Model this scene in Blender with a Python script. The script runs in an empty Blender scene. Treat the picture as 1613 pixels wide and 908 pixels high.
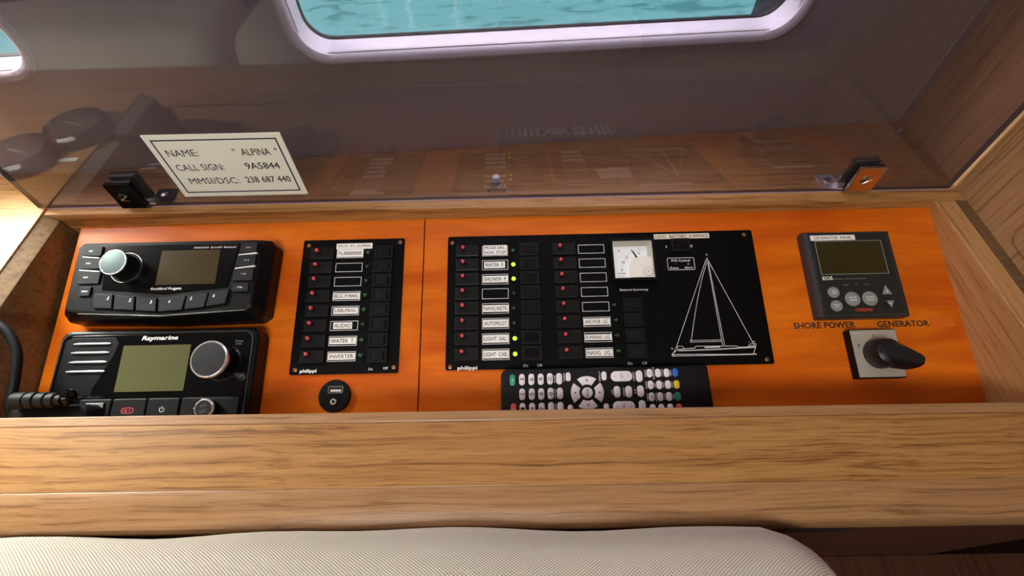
import bpy, bmesh, math, random
from math import sin, cos, pi, radians
from mathutils import Vector, Matrix

random.seed(4)
S = bpy.context.scene
COL = S.collection

# ------------------------------------------------------------------ camera
cam = bpy.data.cameras.new('camera'); camo = bpy.data.objects.new('camera', cam); COL.objects.link(camo)
TH = radians(17.5)                       # slope of the instrument board
RX = Matrix.Rotation(TH, 4, 'X')
fw = RX @ Vector((-0.00941033, 0.29102328, -0.95666969))
rt = RX @ Vector((0.99971278, -0.0183495, -0.01541573))
up = RX @ Vector((0.02204075, 0.95653999, 0.29076702))
pos = RX @ Vector((0, 0, 0.5))
camo.matrix_world = Matrix(((rt.x, up.x, -fw.x, pos.x), (rt.y, up.y, -fw.y, pos.y), (rt.z, up.z, -fw.z, pos.z), (0, 0, 0, 1)))
cam.sensor_width = 36; cam.lens = 760 / 1613 * 36; cam.clip_start = 0.01; cam.clip_end = 200
S.camera = camo
S.view_settings.view_transform = 'Standard'; S.view_settings.look = 'None'
S.view_settings.gamma = 1; S.view_settings.use_curve_mapping = False
S.view_settings.exposure = 0.32

# ------------------------------------------------------------------ world
W = bpy.data.worlds.new('sky'); S.world = W; W.use_nodes = True
nt = W.node_tree; nt.nodes.clear()
wo = nt.nodes.new('ShaderNodeOutputWorld'); bg = nt.nodes.new('ShaderNodeBackground')
bg.inputs[0].default_value = (0.62, 0.80, 0.95, 1); bg.inputs[1].default_value = 1.3
nt.links.new(bg.outputs[0], wo.inputs[0])

def area(name, loc, target, sx, sy, power, color):
    l = bpy.data.lights.new(name, 'AREA'); l.shape = 'RECTANGLE'; l.size = sx; l.size_y = sy
    l.energy = power; l.color = color
    o = bpy.data.objects.new(name, l); COL.objects.link(o); o.location = loc
    d = Vector(target) - Vector(loc); o.rotation_euler = d.to_track_quat('-Z', 'Y').to_euler()
    return o
sun = bpy.data.lights.new('sun', 'SUN'); sun.energy = 17; sun.angle = 0.01; sun.color = (1, .97, .9)
suno = bpy.data.objects.new('sun', sun); COL.objects.link(suno)
suno.rotation_euler = Vector((.75, .13, -.66)).to_track_quat('-Z', 'Y').to_euler()
# daylight entering the two hull windows with two fill lamps added
area('window_daylight', (0.05, 0.52, 0.56), (0.03, 0.10, 0.12), 0.60, 0.30, 10, (0.90, 0.97, 1.0))
area('window_frame_fill', (0.05, 0.300, 0.45), (0.05, 0.295, 0.0), 0.50, 0.05, 0.9, (0.92, 0.96, 1.0))  # added lamp just inside the glass, brightens the window frame
area('side_window_daylight', (-0.72, 0.42, 0.47), (-0.52, 0.12, 0.08), 0.45, 0.22, 28.0, (1.0, 0.96, 0.86))
area('overhead_fill', (-0.25, -0.90, 1.40), (0.0, 0.0, 0.0), 0.60, 0.50, 19.0, (1.0, 0.95, 0.88))  # added soft fill from above; the ceiling has no opening

# ------------------------------------------------------------------ materials
def newmat(name):
    m = bpy.data.materials.new(name); m.use_nodes = True
    return m, m.node_tree, m.node_tree.nodes['Principled BSDF']
def M(name, col, rough=0.5, metal=0.0, spec=0.5, coat=0.0, bump=0.0, bscale=400, emit=None, estr=0, vary=0.0):
    m, t, p = newmat(name)
    p.inputs['Base Color'].default_value = (*col, 1); p.inputs['Roughness'].default_value = rough
    p.inputs['Metallic'].default_value = metal; p.inputs['Specular IOR Level'].default_value = spec
    p.inputs['Coat Weight'].default_value = coat
    tc = t.nodes.new('ShaderNodeTexCoord')
    n = t.nodes.new('ShaderNodeTexNoise'); n.inputs['Scale'].default_value = bscale; n.inputs['Detail'].default_value = 3
    t.links.new(tc.outputs['Object'], n.inputs['Vector'])
    if bump:
        b = t.nodes.new('ShaderNodeBump'); b.inputs['Strength'].default_value = bump; b.inputs['Distance'].default_value = 0.0005
        t.links.new(n.outputs['Fac'], b.inputs['Height']); t.links.new(b.outputs['Normal'], p.inputs['Normal'])
    if vary:
        mx = t.nodes.new('ShaderNodeMix'); mx.data_type = 'RGBA'
        mx.inputs['A'].default_value = (*[c * (1 - vary) for c in col], 1); mx.inputs['B'].default_value = (*[min(1, c * (1 + vary)) for c in col], 1)
        t.links.new(n.outputs['Fac'], mx.inputs['Factor']); t.links.new(mx.outputs['Result'], p.inputs['Base Color'])
    if emit:
        p.inputs['Emission Color'].default_value = (*emit, 1); p.inputs['Emission Strength'].default_value = estr
    return m

def wood(name, light, mid, dark, axis='X', rough=0.38, fine=1.0, contrast=1.0, coat=0.15, spec=0.5):
    """open-grained veneer, the grain running along axis (object coordinates in metres)"""
    m, t, p = newmat(name); N = t.nodes.new; Lk = t.links.new
    tc = N('ShaderNodeTexCoord'); mp = N('ShaderNodeMapping')
    along, across = 2.6, 230.0 * fine
    sc = {'X': (along, across, across), 'Y': (across, along, across), 'Z': (across, across, along)}[axis]
    mp.inputs['Scale'].default_value = sc
    wv = N('ShaderNodeTexNoise'); wv.inputs['Scale'].default_value = 9; wv.inputs['Detail'].default_value = 2
    Lk(tc.outputs['Object'], wv.inputs['Vector'])
    sub = N('ShaderNodeVectorMath'); sub.operation = 'SUBTRACT'; sub.inputs[1].default_value = (.5, .5, .5)
    Lk(wv.outputs['Color'], sub.inputs[0])
    ml = N('ShaderNodeVectorMath'); ml.operation = 'MULTIPLY'
    w_ = 0.009
    ml.inputs[1].default_value = (w_, w_, w_)
    Lk(sub.outputs[0], ml.inputs[0])
    ad = N('ShaderNodeVectorMath'); ad.operation = 'ADD'; Lk(tc.outputs['Object'], ad.inputs[0]); Lk(ml.outputs[0], ad.inputs[1])
    Lk(ad.outputs[0], mp.inputs['Vector'])
    n1 = N('ShaderNodeTexNoise'); n1.inputs['Scale'].default_value = 1.0; n1.inputs['Detail'].default_value = 4; n1.inputs['Roughness'].default_value = 0.6
    Lk(mp.outputs[0], n1.inputs['Vector'])
    mp2 = N('ShaderNodeMapping'); mp2.inputs['Scale'].default_value = [v * (3.0 if v > 10 else 9.0) for v in sc]
    Lk(ad.outputs[0], mp2.inputs['Vector'])
    n2 = N('ShaderNodeTexNoise'); n2.inputs['Scale'].default_value = 1.0; n2.inputs['Detail'].default_value = 3; n2.inputs['Roughness'].default_value = 0.55
    Lk(mp2.outputs[0], n2.inputs['Vector'])
    cr = N('ShaderNodeValToRGB'); e = cr.color_ramp.elements
    e[0].position = 0.36; e[0].color = (*dark, 1); e[1].position = 0.60; e[1].color = (*light, 1)
    k = cr.color_ramp.elements.new(0.43); k.color = (*mid, 1)
    Lk(n1.outputs['Fac'], cr.inputs[0])
    c2 = N('ShaderNodeValToRGB'); e = c2.color_ramp.elements
    e[0].position = 0.34; e[0].color = (0.58, 0.46, 0.36, 1); e[1].position = 0.46; e[1].color = (1, 1, 1, 1)
    Lk(n2.outputs['Fac'], c2.inputs[0])
    mx = N('ShaderNodeMix'); mx.data_type = 'RGBA'; mx.blend_type = 'MULTIPLY'; mx.inputs['Factor'].default_value = 0.75 * contrast
    Lk(cr.outputs[0], mx.inputs['A']); Lk(c2.outputs[0], mx.inputs['B']); Lk(mx.outputs['Result'], p.inputs['Base Color'])
    b = N('ShaderNodeBump'); b.inputs['Strength'].default_value = 0.25; b.inputs['Distance'].default_value = 0.0004
    Lk(n2.outputs['Fac'], b.inputs['Height']); Lk(b.outputs[0], p.inputs['Normal'])
    p.inputs['Roughness'].default_value = rough; p.inputs['Coat Weight'].default_value = coat; p.inputs['Coat Roughness'].default_value = 0.25
    p.inputs['Specular IOR Level'].default_value = spec
    return m

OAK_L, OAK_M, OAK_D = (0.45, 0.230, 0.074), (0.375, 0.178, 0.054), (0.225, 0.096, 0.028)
oak_side_lit = wood('oak_recess_side_lit', (0.56, 0.31, 0.125), (0.47, 0.245, 0.092), (0.32, 0.15, 0.05), 'Y', contrast=.7)  # lightened oak: light falling on the right recess side is in the colour
oak = wood('oak_lengthwise', OAK_L, OAK_M, OAK_D, 'X')
oak_y = wood('oak_depthwise', OAK_L, OAK_M, OAK_D, 'Y')
oak_z = wood('oak_upright', (0.50, 0.29, 0.135), (0.43, 0.235, 0.103), (0.29, 0.15, 0.06), 'Z', contrast=0.6)
lip = wood('oak_lipping', (0.41, 0.222, 0.098), (0.35, 0.18, 0.076), (0.225, 0.11, 0.044), 'X', fine=1.3, contrast=0.7)
rim_shaded = wood('shaded_rim_wood', (0.17, 0.098, 0.042), (0.14, 0.078, 0.032), (0.10, 0.052, 0.02), 'X', fine=1.0, contrast=0.6)  # rim wood darkened, shade on the recess edge painted into the colour
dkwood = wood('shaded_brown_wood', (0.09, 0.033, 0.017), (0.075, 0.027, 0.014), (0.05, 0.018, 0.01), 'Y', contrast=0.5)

def orange_veneer():
    m, t, p = newmat('orange_cherry_veneer'); N = t.nodes.new; Lk = t.links.new
    tc = N('ShaderNodeTexCoord'); mp = N('ShaderNodeMapping'); mp.inputs['Scale'].default_value = (4, 22, 4)
    Lk(tc.outputs['Object'], mp.inputs['Vector'])
    n = N('ShaderNodeTexNoise'); n.inputs['Scale'].default_value = 1.3; n.inputs['Detail'].default_value = 5; n.inputs['Distortion'].default_value = 0.6
    Lk(mp.outputs[0], n.inputs['Vector'])
    cr = N('ShaderNodeValToRGB'); e = cr.color_ramp.elements
    e[0].position = 0.30; e[0].color = (0.50, 0.075, 0.003, 1); e[1].position = 0.72; e[1].color = (0.80, 0.195, 0.007, 1)
    Lk(n.outputs['Fac'], cr.inputs[0])
    mp2 = N('ShaderNodeMapping'); mp2.inputs['Scale'].default_value = (30, 420, 30); Lk(tc.outputs['Object'], mp2.inputs['Vector'])
    n2 = N('ShaderNodeTexNoise'); n2.inputs['Scale'].default_value = 1; Lk(mp2.outputs[0], n2.inputs['Vector'])
    c2 = N('ShaderNodeValToRGB'); c2.color_ramp.elements[0].position = .30; c2.color_ramp.elements[0].color = (.72, .62, .5, 1); c2.color_ramp.elements[1].position = .5
    Lk(n2.outputs['Fac'], c2.inputs[0])
    mx = N('ShaderNodeMix'); mx.data_type = 'RGBA'; mx.blend_type = 'MULTIPLY'; mx.inputs['Factor'].default_value = 0.25
    Lk(cr.outputs[0], mx.inputs['A']); Lk(c2.outputs[0], mx.inputs['B']); Lk(mx.outputs['Result'], p.inputs['Base Color'])
    p.inputs['Roughness'].default_value = 0.35; p.inputs['Specular IOR Level'].default_value = 0.25
    return m
orange = orange_veneer()

def smoked(name, col, dust, gloss_ior=1.49, speck=False):
    m = bpy.data.materials.new(name); m.use_nodes = True; t = m.node_tree; t.nodes.clear(); N = t.nodes.new; Lk = t.links.new
    out = N('ShaderNodeOutputMaterial'); tr = N('ShaderNodeBsdfTransparent'); tr.inputs[0].default_value = (*col, 1)
    gl = N('ShaderNodeBsdfGlossy'); gl.inputs['Roughness'].default_value = 0.03 if dust else 0.01; gl.inputs[0].default_value = (1, 1, 1, 1)
    fr = N('ShaderNodeFresnel'); fr.inputs[0].default_value = gloss_ior
    geo = N('ShaderNodeNewGeometry')
    mx = N('ShaderNodeMixShader')
    # only the outer side of each face reflects
    inv = N('ShaderNodeMath'); inv.operation = 'SUBTRACT'; inv.inputs[0].default_value = 1; Lk(geo.outputs['Backfacing'], inv.inputs[1])
    mm = N('ShaderNodeMath'); mm.operation = 'MULTIPLY'; Lk(fr.outputs[0], mm.inputs[0]); Lk(inv.outputs[0], mm.inputs[1])
    m2x = N('ShaderNodeMath'); m2x.operation = 'MULTIPLY'; m2x.inputs[1].default_value = 0.95; m2x.use_clamp = True; Lk(mm.outputs[0], m2x.inputs[0]); mm = m2x   # both faces of the thin sheet reflect
    Lk(mm.outputs[0], mx.inputs[0]); Lk(tr.outputs[0], mx.inputs[1]); Lk(gl.outputs[0], mx.inputs[2])
    last = mx
    if dust:
        df = N('ShaderNodeBsdfDiffuse'); df.inputs[0].default_value = (0.62, 0.60, 0.66, 1)
        m2 = N('ShaderNodeMixShader'); Lk(mx.outputs[0], m2.inputs[1]); Lk(df.outputs[0], m2.inputs[2])
        tc = N('ShaderNodeTexCoord'); n = N('ShaderNodeTexNoise'); n.inputs['Scale'].default_value = 420; n.inputs['Detail'].default_value = 2
        Lk(tc.outputs['Object'], n.inputs['Vector'])
        r = N('ShaderNodeMapRange'); r.inputs['From Min'].default_value = .66; r.inputs['From Max'].default_value = .80
        r.inputs['To Min'].default_value = dust; r.inputs['To Max'].default_value = dust + 0.20
        Lk(n.outputs['Fac'], r.inputs['Value'])
        n3 = N('ShaderNodeTexNoise'); n3.inputs['Scale'].default_value = 9; Lk(tc.outputs['Object'], n3.inputs['Vector'])
        r3 = N('ShaderNodeMapRange'); r3.inputs['From Min'].default_value = .3; r3.inputs['From Max'].default_value = .7; r3.inputs['To Min'].default_value = .6; r3.inputs['To Max'].default_value = 1.35
        Lk(n3.outputs['Fac'], r3.inputs['Value'])
        m3 = N('ShaderNodeMath'); m3.operation = 'MULTIPLY'; Lk(r.outputs[0], m3.inputs[0]); Lk(r3.outputs[0], m3.inputs[1])
        Lk(m3.outputs[0], m2.inputs[0]); last = m2
    Lk(last.outputs[0], out.inputs[0])
    return m
lid_mat = smoked('smoked_acrylic', (0.455, 0.40, 0.435), 0.028)
glass = smoked('window_glass', (0.93, 0.97, 0.97), 0.0)

def fabric(name, a, b, scale=1.0):
    m, t, p = newmat(name); N = t.nodes.new; Lk = t.links.new
    tc = N('ShaderNodeTexCoord'); sp = N('ShaderNodeSeparateXYZ'); 
    nz = N('ShaderNodeTexNoise'); nz.inputs['Scale'].default_value = 60
    Lk(tc.outputs['Object'], nz.inputs['Vector'])
    s_ = N('ShaderNodeVectorMath'); s_.operation = 'SCALE'; s_.inputs['Scale'].default_value = 0.0012; Lk(nz.outputs['Color'], s_.inputs[0])
    ad = N('ShaderNodeVectorMath'); Lk(tc.outputs['Object'], ad.inputs[0]); Lk(s_.outputs[0], ad.inputs[1])
    Lk(ad.outputs[0], sp.inputs[0])
    f = 2 * pi / (0.0021 * scale)
    yz = N('ShaderNodeMath'); yz.operation = 'SUBTRACT'; Lk(sp.outputs[1], yz.inputs[0]); Lk(sp.outputs[2], yz.inputs[1])
    def wave(src, ph):
        mu = N('ShaderNodeMath'); mu.operation = 'MULTIPLY_ADD'; mu.inputs[1].default_value = f; mu.inputs[2].default_value = ph; Lk(src, mu.inputs[0])
        si = N('ShaderNodeMath'); si.operation = 'SINE'; Lk(mu.outputs[0], si.inputs[0]); return si.outputs[0]
    pr = N('ShaderNodeMath'); pr.operation = 'MULTIPLY'; Lk(wave(sp.outputs[0], 0), pr.inputs[0]); Lk(wave(yz.outputs[0], 0), pr.inputs[1])
    r = N('ShaderNodeMapRange'); r.inputs['From Min'].default_value = -0.7; r.inputs['From Max'].default_value = 0.5
    Lk(pr.outputs[0], r.inputs['Value'])
    mx = N('ShaderNodeMix'); mx.data_type = 'RGBA'; mx.inputs['A'].default_value = (*b, 1); mx.inputs['B'].default_value = (*a, 1)
    Lk(r.outputs[0], mx.inputs['Factor']); Lk(mx.outputs['Result'], p.inputs['Base Color'])
    bp = N('ShaderNodeBump'); bp.inputs['Distance'].default_value = 0.0007; bp.inputs['Strength'].default_value = 0.8
    Lk(r.outputs[0], bp.inputs['Height']); Lk(bp.outputs[0], p.inputs['Normal'])
    p.inputs['Roughness'].default_value = 0.95; p.inputs['Specular IOR Level'].default_value = 0.1; p.inputs['Sheen Weight'].default_value = 0.2
    return m
linen = fabric('cream_woven_linen', (0.86, 0.80, 0.71), (0.42, 0.35, 0.26), 1.25)

blk = M('black_plastic', (0.004, 0.0044, 0.005), 0.36, spec=0.2, bump=0.15, bscale=900)
blk_g = M('glossy_black_plastic', (0.003, 0.003, 0.0035), 0.12, spec=0.4)
blk_m = M('matt_black_plastic', (0.004, 0.0042, 0.0045), 0.5, spec=0.16, bump=0.3, bscale=1500)
blk_p = M('black_anodised_panel', (0.0015, 0.0015, 0.0018), 0.5, spec=0.1)
btn = M('charcoal_rubber', (0.009, 0.010, 0.0115), 0.5, spec=0.2, bump=0.2, bscale=1200)
rubber = M('black_rubber', (0.006, 0.006, 0.0065), 0.5, spec=0.22)
brk = M('breaker_black', (0.006, 0.006, 0.0065), 0.36, spec=0.26)
red = M('red_reset_button', (0.62, 0.055, 0.06), 0.4)
white = M('white_print', (0.86, 0.86, 0.84), 0.6)
wline = M('white_panel_line', (0.80, 0.80, 0.78), 0.6)
tape = M('white_label_tape', (0.92, 0.91, 0.86), 0.45)
cream = M('cream_label_tape', (0.80, 0.74, 0.58), 0.45)
ink = M('black_ink', (0.012, 0.012, 0.015), 0.6)
navy = M('navy_ink', (0.012, 0.014, 0.06), 0.6)
chrome = M('polished_steel', (0.88, 0.88, 0.90), 0.22, metal=0.75)
steel = M('brushed_steel', (0.55, 0.54, 0.52), 0.32, metal=1, bump=0.2, bscale=1500)
capgrey = M('satin_grey_knob_face', (0.10, 0.135, 0.135), 0.36, metal=0.8)
capblack = M('satin_black_knob_face', (0.018, 0.018, 0.019), 0.4, bump=0.2, bscale=1500)
slotm = M('satin_silver_bar', (0.62, 0.68, 0.70), 0.3, metal=0.5)
lcd_g = M('olive_grey_lcd', (0.088, 0.090, 0.040), 0.22, spec=0.4, vary=0.06, bscale=30)
lcd_b = M('brown_grey_lcd', (0.050, 0.034, 0.013), 0.2, spec=0.4, vary=0.1, bscale=900)
lcd_d = M('dark_olive_lcd', (0.030, 0.026, 0.008), 0.15, spec=0.4)
led_off = M('unlit_green_lens', (0.012, 0.09, 0.03), 0.18)
led_dim = M('dark_green_lens', (0.006, 0.035, 0.012), 0.2)
led_on = M('lit_green_lens', (0.3, 0.8, 0.02), 0.3, emit=(0.38, 1.0, 0.03), estr=1.6)
lensg = M('clear_grey_lens', (0.22, 0.24, 0.22), 0.15)
lensr = M('dull_red_lens', (0.10, 0.02, 0.02), 0.2)
copper = M('tarnished_brass_screw', (0.30, 0.14, 0.06), 0.4, metal=0.7)
dial = M('white_dial_face', (0.90, 0.93, 0.93), 0.5)
dialcover = M('ivory_meter_cover', (0.88, 0.86, 0.78), 0.35)
greybtn = M('grey_rubber_key', (0.24, 0.25, 0.245), 0.55)
gpan = M('dark_slate_plastic', (0.013, 0.016, 0.016), 0.4)
gbez = M('charcoal_bezel', (0.028, 0.030, 0.031), 0.42)
orangeprint = M('orange_red_print', (0.62, 0.08, 0.02), 0.5)
swgrey = M('silver_grey_plate', (0.46, 0.42, 0.36), 0.42, metal=0.25, vary=0.1, bscale=1500)
handle = M('black_switch_handle', (0.006, 0.006, 0.008), 0.4)
rkey = M('off_white_key', (0.80, 0.76, 0.79), 0.45)
rgreen = M('green_key', (0.02, 0.28, 0.16), 0.45); rred = M('red_key', (0.75, 0.10, 0.12), 0.45)
rblue = M('blue_key', (0.02, 0.12, 0.55), 0.45); ryel = M('yellow_key', (0.75, 0.58, 0.02), 0.45)
remb = M('remote_black_plastic', (0.005, 0.005, 0.0055), 0.5, spec=0.25, bump=0.2, bscale=1400)
redkey = M('dull_red_key', (0.20, 0.03, 0.03), 0.4)
paper = M('pale_green_card', (0.88, 0.92, 0.82), 0.5)
gelcoat = M('white_window_frame', (0.90, 0.88, 0.92), 0.3)
vinyl = M('ivory_hull_lining', (0.68, 0.66, 0.64), 0.75, bump=0.4, bscale=700)
vinyl_c = M('off_white_deckhead', (0.42, 0.41, 0.39), 0.8)
floorm = wood('teak_floor', (0.16, 0.09, 0.05), (0.12, 0.065, 0.035), (0.06, 0.03, 0.015), 'X')
frontw = wood('cabin_side_wood', (0.24, 0.15, 0.085), (0.20, 0.12, 0.065), (0.12, 0.07, 0.035), 'X')
film = M('clear_tape_film', (0.70, 0.14, 0.012), 0.25, spec=0.5)
pedge = M('dark_sheet_edge', (0.12, 0.09, 0.12), 0.2)
lilac = M('polished_acrylic_edge', (0.42, 0.34, 0.46), 0.15, spec=0.8)
copr = M('bronze_reflecting_plate', (0.62, 0.55, 0.46), 0.2, metal=1)

# ------------------------------------------------------------------ helpers
def new(): return bmesh.new()
def link(name, bm, mat, parent=None, loc=(0, 0, 0), smooth=False, kind=None, mods=None):
    me = bpy.data.meshes.new(name); bmesh.ops.recalc_face_normals(bm, faces=bm.faces); bm.to_mesh(me); bm.free()
    me.materials.append(mat)
    if smooth:
        for f in me.polygons: f.use_smooth = True
        try: me.set_sharp_from_angle(angle=radians(35))
        except Exception: pass
    o = bpy.data.objects.new(name, me); COL.objects.link(o); o.parent = parent; o.location = loc
    if kind: o['kind'] = kind
    return o
def thing(name, label, cat, loc=(0, 0, 0), rot=(0, 0, 0), group=None):
    o = bpy.data.objects.new(name, None); COL.objects.link(o); o.location = loc; o.rotation_euler = rot
    o.empty_display_size = 0.02; o['label'] = label; o['category'] = cat
    if group: o['group'] = group
    return o
def tag(o, label, cat, group=None):
    o['label'] = label; o['category'] = cat
    if group: o['group'] = group
    return o
def kids(o): return [c for c in COL.objects if c.parent == o]
def dup(o, parent, loc):
    c = o.copy(); COL.objects.link(c); c.parent = parent; c.location = loc
    for k in kids(o):
        g = k.copy(); COL.objects.link(g); g.parent = c
    return c
def prism(bm, pts, z0, z1, bev=0.0):
    """closed outline pts (x, y) extruded from z0 to z1, the upper edge chamfered by bev"""
    n = len(pts)
    ar = sum(pts[i][0] * pts[(i + 1) % n][1] - pts[(i + 1) % n][0] * pts[i][1] for i in range(n))
    if ar < 0: pts = pts[::-1]
    def inset(d):
        out = []
        for i in range(n):
            p0, p1, p2 = Vector(pts[i - 1]), Vector(pts[i]), Vector(pts[(i + 1) % n])
            a = (p1 - p0).normalized(); b = (p2 - p1).normalized()
            na = Vector((-a.y, a.x)); nb = Vector((-b.y, b.x)); m = na + nb
            if m.length < 1e-6: m = na
            m = m / max(0.35, m.dot(na)); out.append(p1 + m * d)
        return out
    rings = [[bm.verts.new((x, y, z0)) for x, y in pts]]
    if bev > 0:
        rings.append([bm.verts.new((x, y, z1 - bev)) for x, y in pts])
        q = inset(bev * 0.35); rings.append([bm.verts.new((p.x, p.y, z1 - bev * 0.3)) for p in q])
        q = inset(bev); rings.append([bm.verts.new((p.x, p.y, z1)) for p in q])
    else: rings.append([bm.verts.new((x, y, z1)) for x, y in pts])
    for a, b in zip(rings, rings[1:]):
        for i in range(n): bm.faces.new((a[i], a[(i + 1) % n], b[(i + 1) % n], b[i]))
    bm.faces.new(rings[-1]); bm.faces.new(rings[0][::-1])
    return bm
def rrect(x0, x1, y0, y1, r=0.0, seg=4):
    if r <= 0: return [(x0, y0), (x1, y0), (x1, y1), (x0, y1)]
    r = min(r, (x1 - x0) / 2 * .999, (y1 - y0) / 2 * .999); p = []
    for cx, cy, a in ((x1 - r, y0 + r, -90), (x1 - r, y1 - r, 0), (x0 + r, y1 - r, 90), (x0 + r, y0 + r, 180)):
        for i in range(seg + 1):
            t = radians(a + 90 * i / seg); p.append((cx + r * cos(t), cy + r * sin(t)))
    return p
def circ(cx, cy, r, n=32): return [(cx + r * cos(2 * pi * i / n), cy + r * sin(2 * pi * i / n)) for i in range(n)]
def box(x0, x1, y0, y1, z0, z1, r=0, bev=0, bm=None, seg=4): return prism(bm or new(), rrect(x0, x1, y0, y1, r, seg), z0, z1, bev)
def ring(bm, outer, inner, z0, z1):
    n = len(outer)
    A = [[bm.verts.new((*p, z)) for p in ps] for ps, z in ((outer, z0), (outer, z1), (inner, z1), (inner, z0))]
    for k in range(4):
        a, b = A[k], A[(k + 1) % 4]
        for i in range(n): bm.faces.new((a[i], a[(i + 1) % n], b[(i + 1) % n], b[i]))
    return bm
def frame(x0, x1, y0, y1, w, z0, z1, r=0, bm=None):
    return ring(bm or new(), rrect(x0, x1, y0, y1, r + (w if r else 0)), rrect(x0 + w, x1 - w, y0 + w, y1 - w, r), z0, z1)
def lathe(prof, n=32, bm=None, c=(0, 0, 0)):
    bm = bm or new(); R = []
    for r, z in prof:
        if r < 1e-7: R.append([bm.verts.new((c[0], c[1], c[2] + z))])
        else: R.append([bm.verts.new((c[0] + r * cos(2 * pi * i / n), c[1] + r * sin(2 * pi * i / n), c[2] + z)) for i in range(n)])
    for a, b in zip(R, R[1:]):
        for i in range(n):
            j = (i + 1) % n
            if len(a) == 1 and len(b) == 1: continue
            if len(a) == 1: bm.faces.new((a[0], b[j], b[i]))
            elif len(b) == 1: bm.faces.new((a[i], a[j], b[0]))
            else: bm.faces.new((a[i], a[j], b[j], b[i]))
    if len(R[0]) > 1: bm.faces.new(R[0][::-1])
    if len(R[-1]) > 1: bm.faces.new(R[-1])
    return bm
def tube(path, rad, n=10, bm=None):
    bm = bm or new(); P = [Vector(p) for p in path]; R = []
    if not isinstance(rad, (list, tuple)): rad = [rad] * len(P)
    up_ = Vector((0, 0, 1))
    for i, p in enumerate(P):
        d = (P[min(i + 1, len(P) - 1)] - P[max(i - 1, 0)]).normalized()
        a = d.cross(up_)
        if a.length < .05: a = d.cross(Vector((0, 1, 0)))
        a.normalize(); b = a.cross(d)
        R.append([bm.verts.new(p + a * rad[i] * cos(2 * pi * k / n) + b * rad[i] * sin(2 * pi * k / n)) for k in range(n)])
    for a, b in zip(R, R[1:]):
        for i in range(n): bm.faces.new((a[i], a[(i + 1) % n], b[(i + 1) % n], b[i]))
    bm.faces.new(R[0][::-1]); bm.faces.new(R[-1])
    return bm
def line(bm, p, q, w, z0, z1):
    a, b = Vector(p), Vector(q); d = (b - a).normalized(); n = Vector((-d.y, d.x)) * w / 2
    prism(bm, [tuple(a - n), tuple(b - n), tuple(b + n), tuple(a + n)], z0, z1)
def spline(pts, k=8):
    P = [Vector(p) for p in pts]; P = [P[0] * 2 - P[1]] + P + [P[-1] * 2 - P[-2]]; out = []
    for i in range(1, len(P) - 2):
        for j in range(k):
            t = j / k; a, b, c, d = P[i - 1:i + 3]
            out.append(0.5 * ((2 * b) + (c - a) * t + (2 * a - 5 * b + 4 * c - d) * t * t + (3 * b - a - 3 * c + d) * t ** 3))
    out.append(P[-2]); return out

FIT = []
def text(s, cx, cy, z, w, h, mat, parent, rot=0.0, bold=0.0, name='lettering', shear=0.0, space=1.0):
    """flat printed words fitted into a w x h box centred on (cx, cy)"""
    cu = bpy.data.curves.new(name, 'FONT'); cu.body = s; cu.size = 1; cu.align_x = 'CENTER'; cu.align_y = 'CENTER'
    cu.resolution_u = 2; cu.shear = shear; cu.space_character = space; cu.materials.append(mat)
    o = bpy.data.objects.new(name, cu); COL.objects.link(o); o.parent = parent; o.location = (cx, cy, z); o.rotation_euler = (0, 0, rot)
    FIT.append((o, w, h, cx, cy, z, rot, bold)); return o
def fit_all():
    """turn every printed word into a flat mesh of exactly the wanted size; bold strokes are printed three times, slightly shifted"""
    bpy.context.view_layer.update()
    dg = bpy.context.evaluated_depsgraph_get()
    for o, w, h, cx, cy, z, rot, bold in FIT:
        me = bpy.data.meshes.new_from_object(o.evaluated_get(dg)); cu = o.data
        bm = bmesh.new(); bm.from_mesh(me)
        if bold > 0 and len(bm.faces):
            src = [([v.co.copy() for v in f.verts]) for f in bm.faces]
            for k, (ux, uy) in enumerate(((1, 0), (0, 1), (1, 1))):
                for f in src: bm.faces.new([bm.verts.new(Vector((c.x + ux * bold * 1.6, c.y + uy * bold * 1.1, (k + 1) * .0004))) for c in f])
        xs = [v.co.x for v in bm.verts]; ys = [v.co.y for v in bm.verts]
        if not xs: continue
        sx, sy = w / (max(xs) - min(xs)), h / (max(ys) - min(ys)); mx_, my_ = (max(xs) + min(xs)) / 2, (max(ys) + min(ys)) / 2
        for v in bm.verts: v.co = Vector(((v.co.x - mx_) * sx, (v.co.y - my_) * sy, v.co.z * sy))
        bm.to_mesh(me); bm.free(); me.name = 'lettering'
        n = bpy.data.objects.new('lettering', me); COL.objects.link(n); n.parent = o.parent; n.location = (cx, cy, z); n.rotation_euler = (0, 0, rot)
        if not me.materials: me.materials.append(cu.materials[0])
        bpy.data.objects.remove(o); bpy.data.curves.remove(cu)

mm = 0.001
TILT = -0.0112                                     # the table top falls slightly to the right
def tz(x, z=0.0865): return z + TILT * x
def tlink(name, bm, mat, parent=None, **k):
    for v in bm.verts: v.co.z += TILT * v.co.x
    return link(name, bm, mat, parent, **k)
def on_board(x, y):                                # a point of the sloping instrument board
    return RX @ Vector((x, y, 0))
def device(name, label, cat, cx, cy, group=None):
    """a thing screwed to the sloping board: its children use board coordinates minus (cx, cy)"""
    t = thing(name, label, cat, on_board(cx, cy), (TH, 0, 0), group)
    return t

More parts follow.
